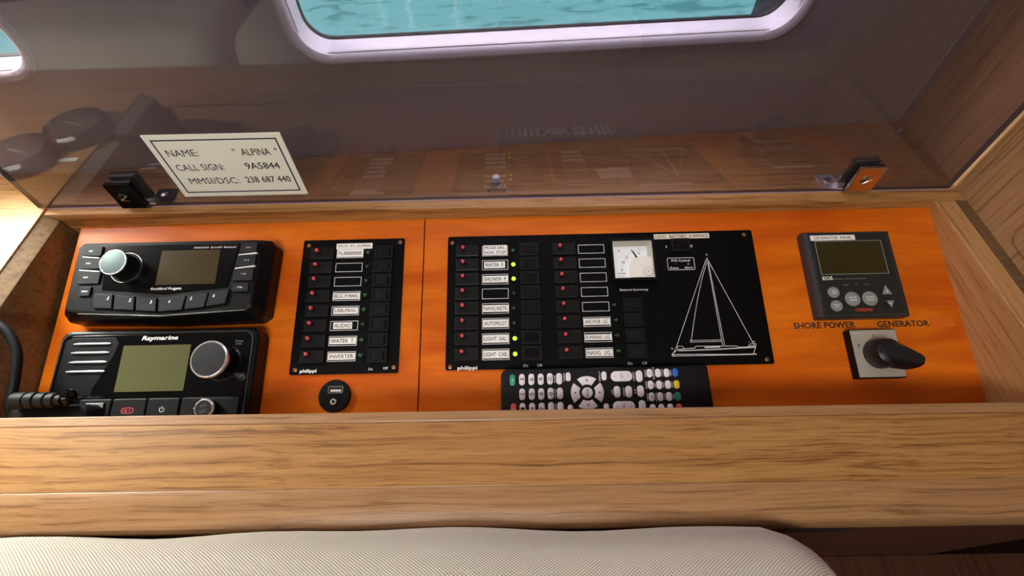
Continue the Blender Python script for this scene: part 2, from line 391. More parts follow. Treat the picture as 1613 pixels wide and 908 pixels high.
# ================================================================== setting
WY = lambda x: 0.332 + 0.07 * (x + 0.0068)         # foot line of the hull side
def struct(name, bm, m, parent=None, **k):
    o = link(name, bm, m, parent, **k); o['kind'] = 'structure'; return o
FL = -0.62; CE = 1.45; XL = -1.9; XR = 0.4995; YF = -2.3
struct('floor', box(XL, 1.2, YF, 0.42, FL - .03, FL), floorm)
struct('ceiling', box(XL, 1.2, YF, 0.45, CE, CE + .03), vinyl_c)
struct('wall_front', box(XL, 1.2, YF - .03, YF, FL, CE), frontw)
struct('wall_left', box(XL - .03, XL, YF, 0.42, FL, CE), frontw)

# hull side: a ruled wall with two openings, drawn in its own plane (u along, v up)
wall = new()
yaw = math.atan(0.07); WO = Vector((-0.0068, 0.332, 0))
openings = [(-0.1985, 0.297, 0.2132, 0.40, 0.028), (-0.98, -0.460, 0.2132, 0.40, 0.028)]
us = [-1.95, -0.98, -0.460, -0.1985, 0.297, 1.3]; vs = [FL, 0.2132, 0.40, CE]
def wallpt(u, v, w=0.0):
    p = WO + Vector((cos(yaw), sin(yaw), 0)) * u + Vector((-sin(yaw), cos(yaw), 0)) * w
    return Vector((p.x, p.y, v + TILT * p.x))
def wbox(bm, u0, u1, v0, v1, w0, w1):
    vv = [bm.verts.new(wallpt(u, v, w)) for w in (w0, w1) for u, v in ((u0, v0), (u1, v0), (u1, v1), (u0, v1))]
    for f in ((0, 1, 2, 3), (7, 6, 5, 4), (0, 4, 5, 1), (1, 5, 6, 2), (2, 6, 7, 3), (3, 7, 4, 0)): bm.faces.new([vv[i] for i in f])
for i in range(5):
    for j in range(3):
        if j == 1 and i in (1, 3): continue
        wbox(wall, us[i], us[i + 1], vs[j], vs[j + 1], 0.0, 0.03)
struct('wall_back', wall, vinyl)
def MASTS():
    for x, lab in ((-2.05, 'white yacht mast far left, its wavy reflection lying on the water'), (-1.6, 'white yacht mast between two others, reflected on the water'), (-.84, 'white yacht mast with paired shrouds, brightest reflection on the water')):
        t = thing('yacht_mast', lab, 'mast', (x, 8, -1.1))
        link('mast_tube', lathe([(.07, 0), (.07, 14), (.05, 14.2)], 14), mm_w, t, smooth=True)
        for sx in (-.28, .28): link('shroud', tube([(sx, .1, .8), (0, 0, 13.2)], .018, 6), mm_w, t)
        link('spreader', tube([(-.3, 0, 7.2), (.3, 0, 7.2)], .03, 8), mm_w, t)
def hull_window(n, u0, u1, v0, v1, r):
    f = new(); N_ = 8
    # moulded white frame: outer flange, rolled edge, deep reveal
    rings = []
    for grow, w, rr in ((0.0125, 0.0, .038), (0.0122, -0.003, .038), (0.009, -0.0052, .035), (0.005, -0.0048, .031), (0.0015, -0.002, .028), (0.0, 0.003, .026), (-0.001, 0.024, .025)):
        P = rrect(u0 - grow, u1 + grow, v0 - grow, v1 + grow, max(rr, .01), N_)
        rings.append([f.verts.new(wallpt(u, v, w)) for u, v in P])
    m_ = len(rings[0])
    for a, c in zip(rings, rings[1:]):
        for i in range(m_): f.faces.new((a[i], a[(i + 1) % m_], c[(i + 1) % m_], c[i]))
    fo = struct('window_%d' % n, f, gelcoat, smooth=True)
    s = new(); P = rrect(u0 - .002, u1 + .002, v0 - .002, v1 + .002, .026, N_)
    Q = rrect(u0 + .0018, u1 - .0018, v0 + .0018, v1 - .0018, .024, N_)
    A = [[s.verts.new(wallpt(u, v, w)) for u, v in ps] for ps, w in ((P, .0225), (Q, .0225), (Q, .028), (P, .028))]
    for k in range(4):
        a, c = A[k], A[(k + 1) % 4]
        for i in range(len(P)): s.faces.new((a[i], a[(i + 1) % len(P)], c[(i + 1) % len(P)], c[i]))
    sl = new(); P = rrect(u0 - .004, u1 + .004, v0 - .004, v1 + .004, .022, N_)
    link('window_seal', s, rubber, fo)
    for w in (.0235, .0265): sl.faces.new([sl.verts.new(wallpt(u, v, w)) for u, v in P])
    link('window_pane', sl, glass, fo)
hull_window(1, *openings[0]); hull_window(2, *openings[1])

# bulkhead on the right with a shallow locker door let into it
struct('wall_right', box(XR, XR + .03, -0.095, 0.366, .03, CE), oak_z)
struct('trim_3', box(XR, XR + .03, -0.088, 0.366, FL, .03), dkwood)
b = new(); prism(b, rrect(-.090, .1600, .0935, 1.20, .012, 6), 0, .0022, .0008)
for v in b.verts: v.co = Vector((XR - v.co.z, v.co.x, v.co.y))
LD = thing('locker_door', 'oak locker door with rounded corner on the right bulkhead', 'door')
link('door_panel', b, oak_z, LD)
tr = tube([wallpt(0.497, 0.087), wallpt(0.497, CE)], 0.0016, 8)
struct('trim_1', tr, slotm)
struct('trim_2', box(1.2, 1.23, YF, 0.42, FL, CE), frontw)

# water and two distant yachts' masts whose reflections lie on it
def water_mat():
    m, t, p = newmat('harbour_water'); N = t.nodes.new; Lk = t.links.new
    tc = N('ShaderNodeTexCoord'); mp = N('ShaderNodeMapping'); mp.inputs['Scale'].default_value = (1.0, 2.6, 1)
    Lk(tc.outputs['Object'], mp.inputs['Vector'])
    n = N('ShaderNodeTexNoise'); n.inputs['Scale'].default_value = 4.0; n.inputs['Detail'].default_value = 3; n.inputs['Distortion'].default_value = 1.2
    Lk(mp.outputs[0], n.inputs['Vector'])
    cr = N('ShaderNodeValToRGB'); e = cr.color_ramp.elements
    e[0].position = .38; e[0].color = (0.06, 0.36, 0.33, 1); e[1].position = .47; e[1].color = (0.16, 0.62, 0.58, 1)
    Lk(n.outputs['Fac'], cr.inputs[0]); Lk(cr.outputs[0], p.inputs['Base Color'])
    bp = N('ShaderNodeBump'); bp.inputs['Strength'].default_value = .2; bp.inputs['Distance'].default_value = .010
    Lk(n.outputs['Fac'], bp.inputs['Height']); Lk(bp.outputs[0], p.inputs['Normal'])
    p.inputs['Roughness'].default_value = .04; p.inputs['IOR'].default_value = 2.2
    return m
wt = new(); wt.faces.new([wt.verts.new(v) for v in ((-40, 0.55, -1.1), (40, 0.55, -1.1), (40, 60, -1.1), (-40, 60, -1.1))])
w_ = link('harbour_water', wt, water_mat()); w_['kind'] = 'stuff'; tag(w_, 'teal green rippled harbour water beyond the hull windows', 'water')
FN = thing('boat_fender', 'black fender hanging outside the right end of the large hull window', 'fender', (.372, .475, .08))
link('fender_body', lathe([(.012, -.02), (.05, .0), (.062, .03), (.062, .42), (.05, .46), (.015, .48)], 24), rubber, FN, smooth=True)
link('fender_rope', tube([(0, 0, .47), (0, 0, 1.2)], .006, 8), gbez, FN)
mm_w = M('white_mast_paint', (0.9, 0.9, 0.88), 0.3)
MASTS()

# ================================================================== navigation table
NT = thing('navigation_table', 'oak navigation table with a recessed sloping orange instrument board', 'table')
ZT = 0.0865
XI0, XI1 = -0.4965, 0.466                # inner width of the recess
YI0, YI1 = -0.006, 0.2255                # inner depth at table level
YB = 0.36
# ledge left of the recess, back ledge, front board and its lippings
tlink('side_ledge', prism(new(), [(-1.25, YI0), (-0.5225, YI0), (-0.5225, WY(-.5225) - .001), (-1.25, WY(-1.25) - .001)], ZT - .022, ZT + .002, .0006), oak, NT)
tlink('rear_ledge', prism(new(), [(-0.5225, YI1 + .0), (XI1 + .0, YI1 + .0), (XR, YI1), (XR, WY(.5) - .001), (-0.5225, WY(-.5225) - .001)], ZT - .022, ZT, .0005), oak, NT)
def slab_y(name, sec, m):
    q = new(); A_ = [[q.verts.new((x, y, z)) for x, z in sec] for y in (YI0, YI1)]
    for i in range(len(sec)): q.faces.new((A_[0][i], A_[0][(i + 1) % len(sec)], A_[1][(i + 1) % len(sec)], A_[1][i]))
    q.faces.new(A_[0]); q.faces.new(A_[1][::-1]); return tlink(name, q, m, NT)
slab_y('bevelled_strip', [(-.5225, ZT), (-.5100, ZT - .0085), (-.5100, ZT - .030), (-.5225, ZT - .030)], rim_shaded)
tlink('rebate_strip', box(XI1, 0.4885, YI0, YI1, ZT - .03, ZT - .0005, bev=.0008), oak_side_lit, NT)
tlink('edge_strip', box(0.4885, XR, YI0, YI1, ZT - .03, ZT + .0008, bev=.0005), rim_shaded, NT)
tlink('inner_lipping', box(-1.25, XR, -.0152, YI0, ZT - .022, ZT - .0006, bev=.0012), lip, NT)
tlink('front_board', box(-1.25, XR, -.0665, -.0154, ZT - .022, ZT, bev=.0005), oak, NT)
fl = new()
prof = [(-.0667, ZT - .0002), (-.0675, ZT + .0001), (-.085, ZT - .0028), (-.0925, ZT - .0055), (-.0950, ZT - .010), (-.0950, ZT - .030), (-.0667, ZT - .030)]
A = [[fl.verts.new((x, y, z)) for y, z in prof] for x in (-1.25, XR)]
for i in range(len(prof)): fl.faces.new((A[0][i], A[0][(i + 1) % 7], A[1][(i + 1) % 7], A[1][i]))
fl.faces.new(A[0]); fl.faces.new(A[1][::-1])
tlink('outer_lipping', fl, lip, NT, smooth=True)
# walls of the recess
slab_y('recess_side', [(-.5098, ZT - .0088), (XI0 + .0004, .0), (XI0 + .0004, -.03), (-.516, -.03), (-.516, ZT - .0088)], rim_shaded)
tlink('recess_side', box(XI1 - .0004, XI1 + .004, YI0, YI1, -.03, ZT - .001), oak_side_lit, NT)
tlink('recess_back', box(-.5225, XI1, YI1 - .0004, YI1 + .004, .04, ZT - .0008), oak, NT)
tlink('recess_front', box(XI0, XI1, YI0 - .004, YI0, -.03, ZT - .02), lip, NT)
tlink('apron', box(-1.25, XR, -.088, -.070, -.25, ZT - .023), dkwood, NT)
# two veneered boards with a dark seam between them
def board(x0, x1):
    b = box(x0, x1, -.008, .2365, -.006, 0, bev=.0006)
    for v in b.verts: v.co = RX @ v.co
    return link('veneered_board', b, orange, NT)
board(XI0, -.1028); board(-.1016, XI1)
b = box(XI0, XI1, -.008, .2365, -.010, -.0065)
for v in b.verts: v.co = RX @ v.co
link('backing_board', b, ink, NT)

# ================================================================== shared panel pieces (breaker, switch, lamp, label)
def breaker(parent, x, y):
    """circuit breaker 25 x 14 mm, its red reset button a little right of the left edge"""
    global BR
    if BR is None:
        b = box(-.0127, .0127, -.0068, .0068, 0, .0026, bev=.0007); BR = link('circuit_breaker', b, brk, parent, (x, y, .0018))
        c = lathe([(.0029, 0.0026), (.0029, .0040), (.0024, .0046), (.0020, .0046)], 20); link('button_collar', c, blk_m, BR, BTN, smooth=True)
        c = lathe([(.00195, .0026), (.00195, .0075), (.0017, .0082), (.0009, .0086), (0, .0087)], 20); link('reset_button', c, red, BR, BTN, smooth=True)
        return BR
    return dup(BR, parent, (x, y, .0018))
BR = None; BTN = (-.0043, .0024, 0)
def rocker(parent, x, y, on=False):
    global RS
    key = on
    if key not in RS:
        b = frame(-.0103, .0103, -.0075, .0075, .0030, 0, .0034); box(-.0080, .0080, -.0052, .0052, 0, .0015, bm=b)
        o = link('rocker_switch', b, brk, parent, (x, y, .0018))
        r = new(); s = -1 if on else 1
        sec = [(-.0070, .0015), (.0070, .0015), (.0070, .0030 + .0026 * (s > 0)), (0, .0044), (-.0070, .0030 + .0026 * (s < 0))]
        A = [[r.verts.new((px, py, pz)) for px, pz in sec] for py in (-.0045, .0045)]
        for i in range(5): r.faces.new((A[0][i], A[0][(i + 1) % 5], A[1][(i + 1) % 5], A[1][i]))
        r.faces.new(A[0][::-1]); r.faces.new(A[1])
        bmesh.ops.bevel(r, geom=list(r.edges), offset=.0004, segments=2, affect='EDGES')
        link('rocker', r, blk, o)
        RS[key] = o; return o
    return dup(RS[key], parent, (x, y, .0018))
RS = {}
def lamp(parent, x, y, mat):
    bez = lathe([(.0030, 0), (.0030, .0010), (.0025, .0014), (.0023, .0010)], 20)
    o = link('indicator_lamp', bez, blk_g, parent, (x, y, .0018), smooth=True)
    link('lamp_lens', lathe([(.0023, .0004), (.0022, .0016), (.0015, .0024), (0, .0028)], 16), mat, o, smooth=True)
def label(parent, x0, x1, y0, y1, words=None, box_=None, bold=.01, tapemat=None):
    """white outlined label field; words on a strip of tape stuck inside or over it"""
    f = frame(x0, x1, y0, y1, .0005, 0, .0002)
    o = link('label_outline', f, wline, parent, (0, 0, .0018))
    if words:
        a0, a1, b0, b1 = box_ or (x0 + .001, x1 - .0008, y0 + .0017, y1 - .0016)
        link('label_tape', box(a0, a1, b0, b1, .0002, .0004), tapemat or tape, o)
        lines = words.split('\n'); h = (b1 - b0) / len(lines)
        for i, s in enumerate(lines):
            text(s, (a0 + a1) / 2, b1 - h * (i + .5), .00043, (a1 - a0) * .90, min(h * .62, .0042), ink, o, bold=bold)
def screwhead(parent, x, y, z=.0018, mat=None, r=.0022):
    link('screw', lathe([(r, 0), (r, .0003), (r * .5, .0007), (0, .0008)], 14), mat or copper, parent, (x, y, z), smooth=True)
def rows(y0, n=8, p=.01636): return [y0 - i * p for i in range(n)]

# ================================================================== left switch panel
cx, cy = -.1803, .1380
P1 = device('switch_panel', 'smaller black switch panel with one column of eight red buttons', 'switch panel', cx, cy, None)
link('panel_plate', box(-.2368 - cx, -.1238 - cx, .0630 - cy, .2127 - cy, 0, .0018, r=.002, bev=.0004), blk_p, P1)
BTN = (-.0045, .0022, 0)
names1 = ['Ps.88888888', None, None, 'BILG. P.MAN.', 'USB,FRIG.', 'AUDIO', 'WATER  T.', 'INVERTER']
lam1 = [led_off, led_dim, led_dim, led_off, led_off, led_dim, led_off, led_off]
for i, (y, nme) in enumerate(zip(rows(.1960), names1)):
    x = -.2138 + (i == 0) * -.0004
    breaker(P1, -.2139 - cx, y - .0002 - cy)
    rocker(P1, -.1457 - cx, y - .0004 - cy)
    lamp(P1, -.1633 - cx, y + .0002 - cy, lam1[i])
    X0, X1 = -.1984 - cx, -.1689 - cx; Y0, Y1 = y - .0062 - cy, y + .0042 - cy
    Y0, Y1 = y - .0055 - cy, y + .0048 - cy
    bx = {0: (X0 + .0008, X1 - .0006, Y0 + .0012, Y1 - .0006), 5: (X0 + .0032, X1 - .0062, Y0 + .0017, Y1 - .0016), 4: (X0 + .002, X1 - .0012, Y0 + .0016, Y1 - .0017), 3: (X0, X1 - .0006, Y0 + .0016, Y1 - .0018)}.get(i)
    label(P1, X0, X1, Y0, Y1, nme, bx, bold=.005 if i == 0 else .015)
o = link('title_tape', box(-.1993 - cx, -.1592 - cx, .2008 - cy, .2075 - cy, .0022, .0025), tape, P1)
text('WI-FI  AY_ALPINA', -.1793 - cx, .2041 - cy, .00255, .0365, .0034, ink, o, bold=.01)
text('philippi', -.2170 - cx, .0663 - cy, .00185, .0172, .0046, white, P1, bold=.03)
text('On', -.1526 - cx, .0675 - cy, .00185, .0046, .0027, white, P1, bold=.005)
text('Off', -.1370 - cx, .0680 - cy, .00185, .0048, .0027, white, P1, bold=.005)
for x, y in ((-.2306, .2063), (-.1285, .2079), (-.2307, .0682), (-.1286, .0689)): screwhead(P1, x - cx, y - cy)

# ================================================================== large switch panel
cx, cy = .0935, .1388
P2 = device('switch_panel', 'wide black switch panel with voltmeter, two button columns and sailboat drawing', 'switch panel', cx, cy, None)
link('panel_plate', box(-.0752 - cx, .2622 - cx, .0645 - cy, .2130 - cy, 0, .0018, r=.002, bev=.0004), blk_p, P2)
names2 = ['FRIGE.SAL.\nNON  STOP', 'WATER  P.', 'SHOWER  P.', None, 'NAVIG.INSTR.', 'AUTOPILOT', 'LIGHT  SAL.', 'LIGHT  CAB.']
lam2 = [led_off, led_on, led_on, led_dim, led_dim, led_dim, led_on, led_on]
ons = [False, True, True, False, False, False, True, True]
for i, (y, nme) in enumerate(zip(rows(.1950, p=.0164), names2)):
    breaker(P2, -.0534 - cx + .0003, y + .0003 - cy)
    rocker(P2, .0146 - cx, y - .0001 - cy, ons[i])
    lamp(P2, -.0029 - cx, y - .0004 - cy, lam2[i])
    X0, X1, Y0, Y1 = -.0372 - cx, -.0088 - cx, y - .0060 - cy, y + .0055 - cy
    bx = {0: (X0 + .0012, X1 - .0010, Y0 + .001, Y1 + .0010), 1: (X0 + .0022, X1 - .0032, Y0 + .002, Y1 - .002), 2: (X0 + .001, X1 - .0002, Y0 + .002, Y1 - .002), 4: (X0 + .001, X1 + .0002, Y0 + .002, Y1 - .002)}.get(i)
    label(P2, X0, X1, Y0, Y1, nme, bx, bold=.012)
names3 = [None] * 5 + ['ANCHOR  LIG.', 'RUNNING  LIG.', 'NAVIG.  LIG.']
for i, (y, nme) in enumerate(zip(rows(.1949, p=.01645), names3)):
    x = .0532 + i * .00018
    br = breaker(P2, x - cx, y + .0002 - cy)
    X0, X1, Y0, Y1 = .0688 - cx + i * .00016, .0975 - cx + i * .00014, y - .0055 - cy, y + .0048 - cy
    bx = {5: (X0, X1 - .0008, Y0 + .0018, Y1 - .0016), 6: (X0, X1, Y0 + .002, Y1 - .0022)}.get(i)
    label(P2, X0, X1, Y0, Y1, nme, bx, bold=.012)
    if i >= 4:
        lamp(P2, .1040 - cx + (i - 4) * .0003, y + .0010 - cy, led_dim)
        rocker(P2, .1222 - cx, y + .0002 - cy, False)
text('philippi', -.0524 - cx, .0661 - cy, .00185, .0204, .0050, white, P2, bold=.03)
for s, x in (('On', .0075), ('Off', .0222), ('On', .1147), ('Off', .1297)):
    text(s, x - cx, .0677 - cy, .00185, .0050, .0030, white, P2, bold=.005)
for x, y in ((-.0705, .2056), (.2533, .2074), (-.0702, .0679), (.2549, .0690)): screwhead(P2, x - cx, y - cy)
# voltmeter
vx, vy = .1270 - cx, .1792 - cy
b = frame(-.0240, .0240, -.0240, .0240, .0026, 0, .0075, bm=new()); box(-.0232, .0232, -.0232, .0232, 0, .001, bm=b)
V = link('voltmeter', b, blk, P2, (vx, vy, .0018))
link('dial_face', box(-.0208, .0208, -.0208, .0208, .001, .0018), dial, V)
# ivory surround sloping down to the dial along the top and right
def slab(p, q, r, s, name, m):
    b = new(); b.faces.new([b.verts.new(v) for v in (p, q, r, s)]); bmesh.ops.solidify(b, geom=list(b.faces), thickness=.0004); return link(name, b, m, V)
z1, z0 = .0066, .0019
slab((-.0213, .0213, z1), (.0213, .0213, z1), (.0165, .0165, z0), (-.0213, .0165, z0), 'dial_surround', dialcover)
slab((.0213, .0213, z1), (.0213, -.0213, z1), (.0165, -.0213, z0), (.0165, .0165, z0), 'dial_surround', dialcover)
link('dial_surround', box(-.0213, -.0203, -.0213, .0165, .0018, z1), dialcover, V)
link('dial_surround', box(-.0213, .0165, -.0213, -.0203, .0018, .0035), dialcover, V)
cov = [(-.0045, -.0203), (-.0050, -.0120), (-.0046, -.0075), (-.0030, -.0030), (-.0005, .0000), (.0030, .0022), (.0080, .0030), (.0205, .0030), (.0205, -.0203)]
link('movement_cover', prism(new(), cov, .0018, .0052, .0006), dialcover, V)
link('zero_screw', lathe([(.0046, 0), (.0046, .0003), (.0042, .0007), (0, .0008)], 24), dialcover, V, (.0150, -.0142, .0052), smooth=True)
b = new(); line(b, (.0135, -.0155), (.0164, -.0128), .0006, .0060, .0062); ring(b, circ(.0150, -.0142, .0049, 24), circ(.0150, -.0142, .0045, 24), .0052, .0055)
link('screw_slot', b, copper, V)
b = new()
line(b, (-.0003, .0125), (.0012, .0090), .0007, .0026, .0030); prism(b, [(.0006, .0096), (.0018, .0104), (.0062, .0018), (.0048, .0012)], .0026, .0031)
link('needle', b, ink, V)
b = new(); c0 = (.0115, -.0110)
for k in range(15):
    a = radians(178 - k * 6.6); big = k % 3 == 0; r0 = .0225; r1 = r0 + (.0032 if big else .0020)
    line(b, (c0[0] + r0 * cos(a), c0[1] + r0 * sin(a)), (c0[0] + r1 * cos(a), c0[1] + r1 * sin(a)), .00028 if big else .0002, .00182, .00188)
link('scale_marks', b, ink, V)
text('V', -.0140, .0115, .0019, .0022, .0028, ink, V, bold=.01)
for s, x, y in (('8', -.0125, -.0110), ('10', -.0100, -.0020), ('12', -.0055, .0035), ('16', .0075, .0086)): text(s, x, y, .0019, .0014 * len(s), .0028, ink, V)
text('philippi', -.0128, -.0146, .0019, .0090, .0020, ink, V, bold=.01)
text('Kl. 2.5', -.0138, -.0178, .0019, .0050, .0011, ink, V)
# battery selector under its strip of tape
o = link('title_tape', box(.1536 - cx, .2146 - cx, .2044 - cy, .2102 - cy, .0018, .0021), cream, P2)
text('I.ENG.  BATTERY  II.SERVICE', .1841 - cx, .2073 - cy, .00215, .0580, .0034, ink, o, bold=.02)
bs = rocker(P2, .1808 - cx, .1962 - cy, True)
text('I', .1660 - cx, .1953 - cy, .00185, .0008, .0028, white, P2, bold=.01)
text('II', .1936 - cx, .1954 - cy, .00185, .0020, .0028, white, P2, bold=.01)
link('field_outline', frame(.1650 - cx, .1945 - cx, .1678 - cy, .1820 - cy, .0005, .0018, .0020, r=.0012), wline, P2)
text('POS Control', .1797 - cx, .1787 - cy, .00185, .0200, .0027, white, P2, bold=.01)
text('Reset', .1722 - cx, .1704 - cy, .00185, .0092, .0024, white, P2, bold=.01)
text('Alarm', .1875 - cx, .1706 - cy, .00185, .0092, .0024, white, P2, bold=.01)
text('Batterie-Spannung', .1260 - cx, .1464 - cy, .00185, .0300, .0032, white, P2, bold=0)
# line drawing of the yacht
b = new(); zl = (.0018, .0020)
def L(p, q, w=.00045): line(b, (p[0] * mm - cx, p[1] * mm - cy), (q[0] * mm - cx, q[1] * mm - cy), w, *zl)
def PL(pts, w=.00045):
    for p, q in zip(pts, pts[1:]): L(p, q, w)
PL([(206.8, 178.4), (210, 178.4)], .0007)
L((206.9, 178), (163.5, 82.5)); PL([(208.0, 176.6), (200, 157), (192, 133), (185, 108.5), (180.2, 90.3)]); PL([(209.4, 178), (213.8, 84.6)], .0005); L((208.7, 176), (211.8, 84.6), .0004)
L((210, 177), (244.4, 83.8)); L((163.5, 82.5), (158.6, 75.6))
PL([(179, 90.2), (211.4, 90.4)], .0004); PL([(211.4, 88.8), (179, 88.5), (179, 90.2)], .0004)
PL([(158, 76), (161.4, 74.4), (245.3, 74.4), (158, 76.2)], .0006); PL([(158.2, 74.2), (245.3, 75.2)], .0004)
PL([(158.1, 75.9), (165.5, 81.2), (183, 82.4), (184.4, 84.2), (225.9, 83.6), (227.6, 82.2), (245.8, 82.4), (241.8, 75)], .0005)
PL([(165.8, 79.6), (200, 80.0), (245.8, 81.6)], .0005); PL([(166, 80.3), (210, 81.2), (245, 82.2)], .0003); PL([(165.3, 81), (164.8, 84.6), (170, 84.6), (172.2, 81.8)], .0004); PL([(237.2, 82.3), (240.4, 85.5), (246.4, 85.5), (245.8, 83.4), (239, 83.4)], .0004)
PL([(193, 82.7), (209, 82.9)], .0010)
link('sailboat_drawing', b, wline, P2)
for x, y, m_ in ((208.8, 184.8, lensg), (208.6, 180.4, lensg), (213.8, 146.1, blk_g), (159.3, 82.2, lensg), (239.7, 87.3, lensr), (244.5, 87.6, lensg), (173.8, 174.6, blk_g), (187.5, 174.4, lensg)):
    link('pilot_light', lathe([(.0012, 0), (.0011, .0008), (.0006, .0012), (0, .0013)], 14), m_, P2, (x * mm - cx, y * mm - cy, .0018), smooth=True)

# ================================================================== marine stereo (upper left)
cx, cy = -.3620, .1620
ST = device('marine_stereo', 'black marine stereo with six numbered buttons, upper of the two radios', 'radio', cx, cy)
b = new()
lo = [(-.4720, .1285), (-.4640, .1195), (-.3600, .1165), (-.2690, .1180), (-.2610, .1240), (-.2590, .1990), (-.2640, .2060), (-.4660, .2070), (-.4730, .2010)]
hi = [(-.4570, .1300), (-.4520, .1262), (-.3582, .1195), (-.2730, .1245), (-.2672, .1300), (-.2670, .1960), (-.2720, .2005), (-.4540, .2010), (-.4585, .1965)]
rg = [[b.verts.new((x - cx, y - cy, z)) for x, y in p] for p, z in ((lo, 0), (lo, .018), (hi, .034), ([((x + .3620) * .985 - .3620, (y - .1620) * .97 + .1620) for x, y in hi], .0350))]
for a, c in zip(rg, rg[1:]):
    for i in range(9): b.faces.new((a[i], a[(i + 1) % 9], c[(i + 1) % 9], c[i]))
b.faces.new(rg[-1]); b.faces.new(rg[0][::-1])
bmesh.ops.bevel(b, geom=[e for e in b.edges if e.calc_length() > .003], offset=.0008, segments=2, affect='EDGES')
link('housing', b, blk, ST)
zf = .0352
link('face_panel', prism(new(), [(-.4282 - cx, .1972 - cy), (-.2878 - cx, .1965 - cy), (-.2940 - cx, .1492 - cy), (-.3569 - cx, .1428 - cy), (-.4225 - cx, .1489 - cy)], .0340, zf + .0006, .0004), blk_g, ST)
link('screen', box(-.3682 - cx, -.3070 - cx, .1527 - cy, .1900 - cy, zf + .0002, zf + .0009, r=.001), lcd_b, ST)
K = link('volume_knob', lathe([(.0160, .0), (.0160, .0012), (.0150, .0024), (.0138, .0024), (.0128, .0100), (.0130, .0170), (.0126, .0178)], 48), blk_m, ST, (-.4020 - cx, .1722 - cy, zf), smooth=True)
link('chrome_ring', ring(new(), circ(0, 0, .0133, 48), circ(0, 0, .0122, 48), .0168, .0182), chrome, K, smooth=True)
link('base_ring', ring(new(), circ(0, 0, .0163, 48), circ(0, 0, .0158, 48), .0006, .0014), steel, K, smooth=True)
link('knob_cap', lathe([(.0123, .0172), (.0121, .0180), (.0060, .0183), (0, .0184)], 40), capgrey, K, smooth=True)
for i, (pts, s, tx, ty) in enumerate((
    ([(-428, 144.6), (-409, 143.0), (-406.8, 128.2), (-426, 129.4)], '1', -412.5, 139.3),
    ([(-406.6, 142.6), (-386, 140.8), (-384.2, 126.2), (-405, 127.6)], '2', -389.8, 136.8),
    ([(-384.4, 140.4), (-363.4, 138.4), (-361.6, 124.4), (-381.8, 125.8)], '3', -368.0, 134.4),
    ([(-361, 138.2), (-333.6, 140.8), (-335.6, 125.6), (-359.3, 124.2)], '4', -349.5, 134.5),
    ([(-332.6, 141.1), (-311.6, 142.9), (-313.4, 128.0), (-333.2, 126.2)], '5', -327.9, 137.2),
    ([(-310, 143.1), (-290.7, 146.8), (-292.4, 131.4), (-311.5, 128.6)], '6', -305.2, 139.7))):
    k = link('preset_button', prism(new(), [(x * mm - cx, y * mm - cy) for x, y in pts], zf - .001, zf + .0020, .0006), btn, ST)
    text(s, tx * mm - cx, ty * mm - cy, zf + .00206, .0019, .0034, white, k, bold=.03, shear=.2)
def sidekey(x0, x1, y0, y1, s, tx=None, name='side_button', h=.0016, tw=.004, th=.0016):
    k = link(name, box(x0 * mm - cx, x1 * mm - cx, y0 * mm - cy, y1 * mm - cy, zf - .001, zf + h, r=.0008, bev=.0004), btn, ST)
    text(s, ((x0 + x1) / 2 if tx is None else tx) * mm - cx, (y0 + y1) / 2 * mm - cy, zf + h + .00006, tw, th, white, k, bold=.02)
sidekey(-449.5, -431, 185.8, 196.6, 'SRC', -442.6); sidekey(-449.5, -430, 171.6, 183.8, 'SUB+', -442, tw=.0052); sidekey(-448.6, -427, 155.4, 169.4, 'SUB-', -441.2, tw=.0052)
sidekey(-444.4, -433.2, 142.4, 152.2, 'MENU', tw=.0060)
sidekey(-286.4, -268.6, 185.2, 197.0, '|<<', tw=.0050); sidekey(-287.4, -268.4, 171.0, 183.2, '>>|', tw=.0050); sidekey(-289.2, -268.8, 155.4, 169.2, '>||', tw=.0052)
sidekey(-288.4, -272.0, 143.4, 152.8, 'CTRL', tw=.0058)
for p, q in (((-449.2, 184.7), (-432, 183.2)), ((-449.4, 170.3), (-428.5, 168.2)), ((-286.4, 183.2), (-267.8, 185.0)), ((-288.0, 168.3), (-268.0, 170.8))):
    b = new(); line(b, (p[0] * mm - cx, p[1] * mm - cy), (q[0] * mm - cx, q[1] * mm - cy), .0011, zf - .001, zf + .0022); link('silver_divider', b, white, ST)
text('Rockford Fosgate.', -.3560 - cx, .1483 - cy, zf + .0009, .0320, .0036, white, ST, bold=.01, shear=.25)
text('PANDORA  SiriusXM  Bluetooth', -.3130 - cx, .1926 - cy, zf + .0009, .0440, .0019, white, ST, shear=.1)
for s_ in (1,):
    b = new()
    for p, q in (((-441.5, 124.4), (-357.6, 120.3)), ((-357.6, 120.3), (-273, 124.8))): line(b, (p[0] * mm - cx, p[1] * mm - cy), (q[0] * mm - cx, q[1] * mm - cy), .0006, .0345, .0354)
    link('lower_bead', b, steel, ST)

# ================================================================== VHF radio (lower left)
cx, cy = -.3640, .0600
VH = device('vhf_radio', 'black marine VHF radio with olive screen, lower of the two radios', 'radio', cx, cy)
Z = .022
link('housing', box(-.4655 - cx, -.2625 - cx, .0040 - cy, .1098 - cy, 0, Z, r=.010, bev=.003), blk, VH)
link('face_panel', box(-.4600 - cx, -.2690 - cx, .0080 - cy, .1045 - cy, Z - .001, Z + .0006, r=.008, bev=.0005), blk_g, VH)
link('face_rim', frame(-.4622 - cx, -.2668 - cx, .0060 - cy, .1066 - cy, .0010, Z - .001, Z + .0010, r=.009), gbez, VH)
link('screen', box(-.3977 - cx, -.3293 - cx, .0472 - cy, .0931 - cy, Z, Z + .0010), lcd_g, VH)
gp = [(-.4580, .0980), (-.4520, .1020), (-.4080, .1020), (-.4030, .0960), (-.4050, .0860), (-.4190, .0520), (-.4200, .0440), (-.4590, .0440)]
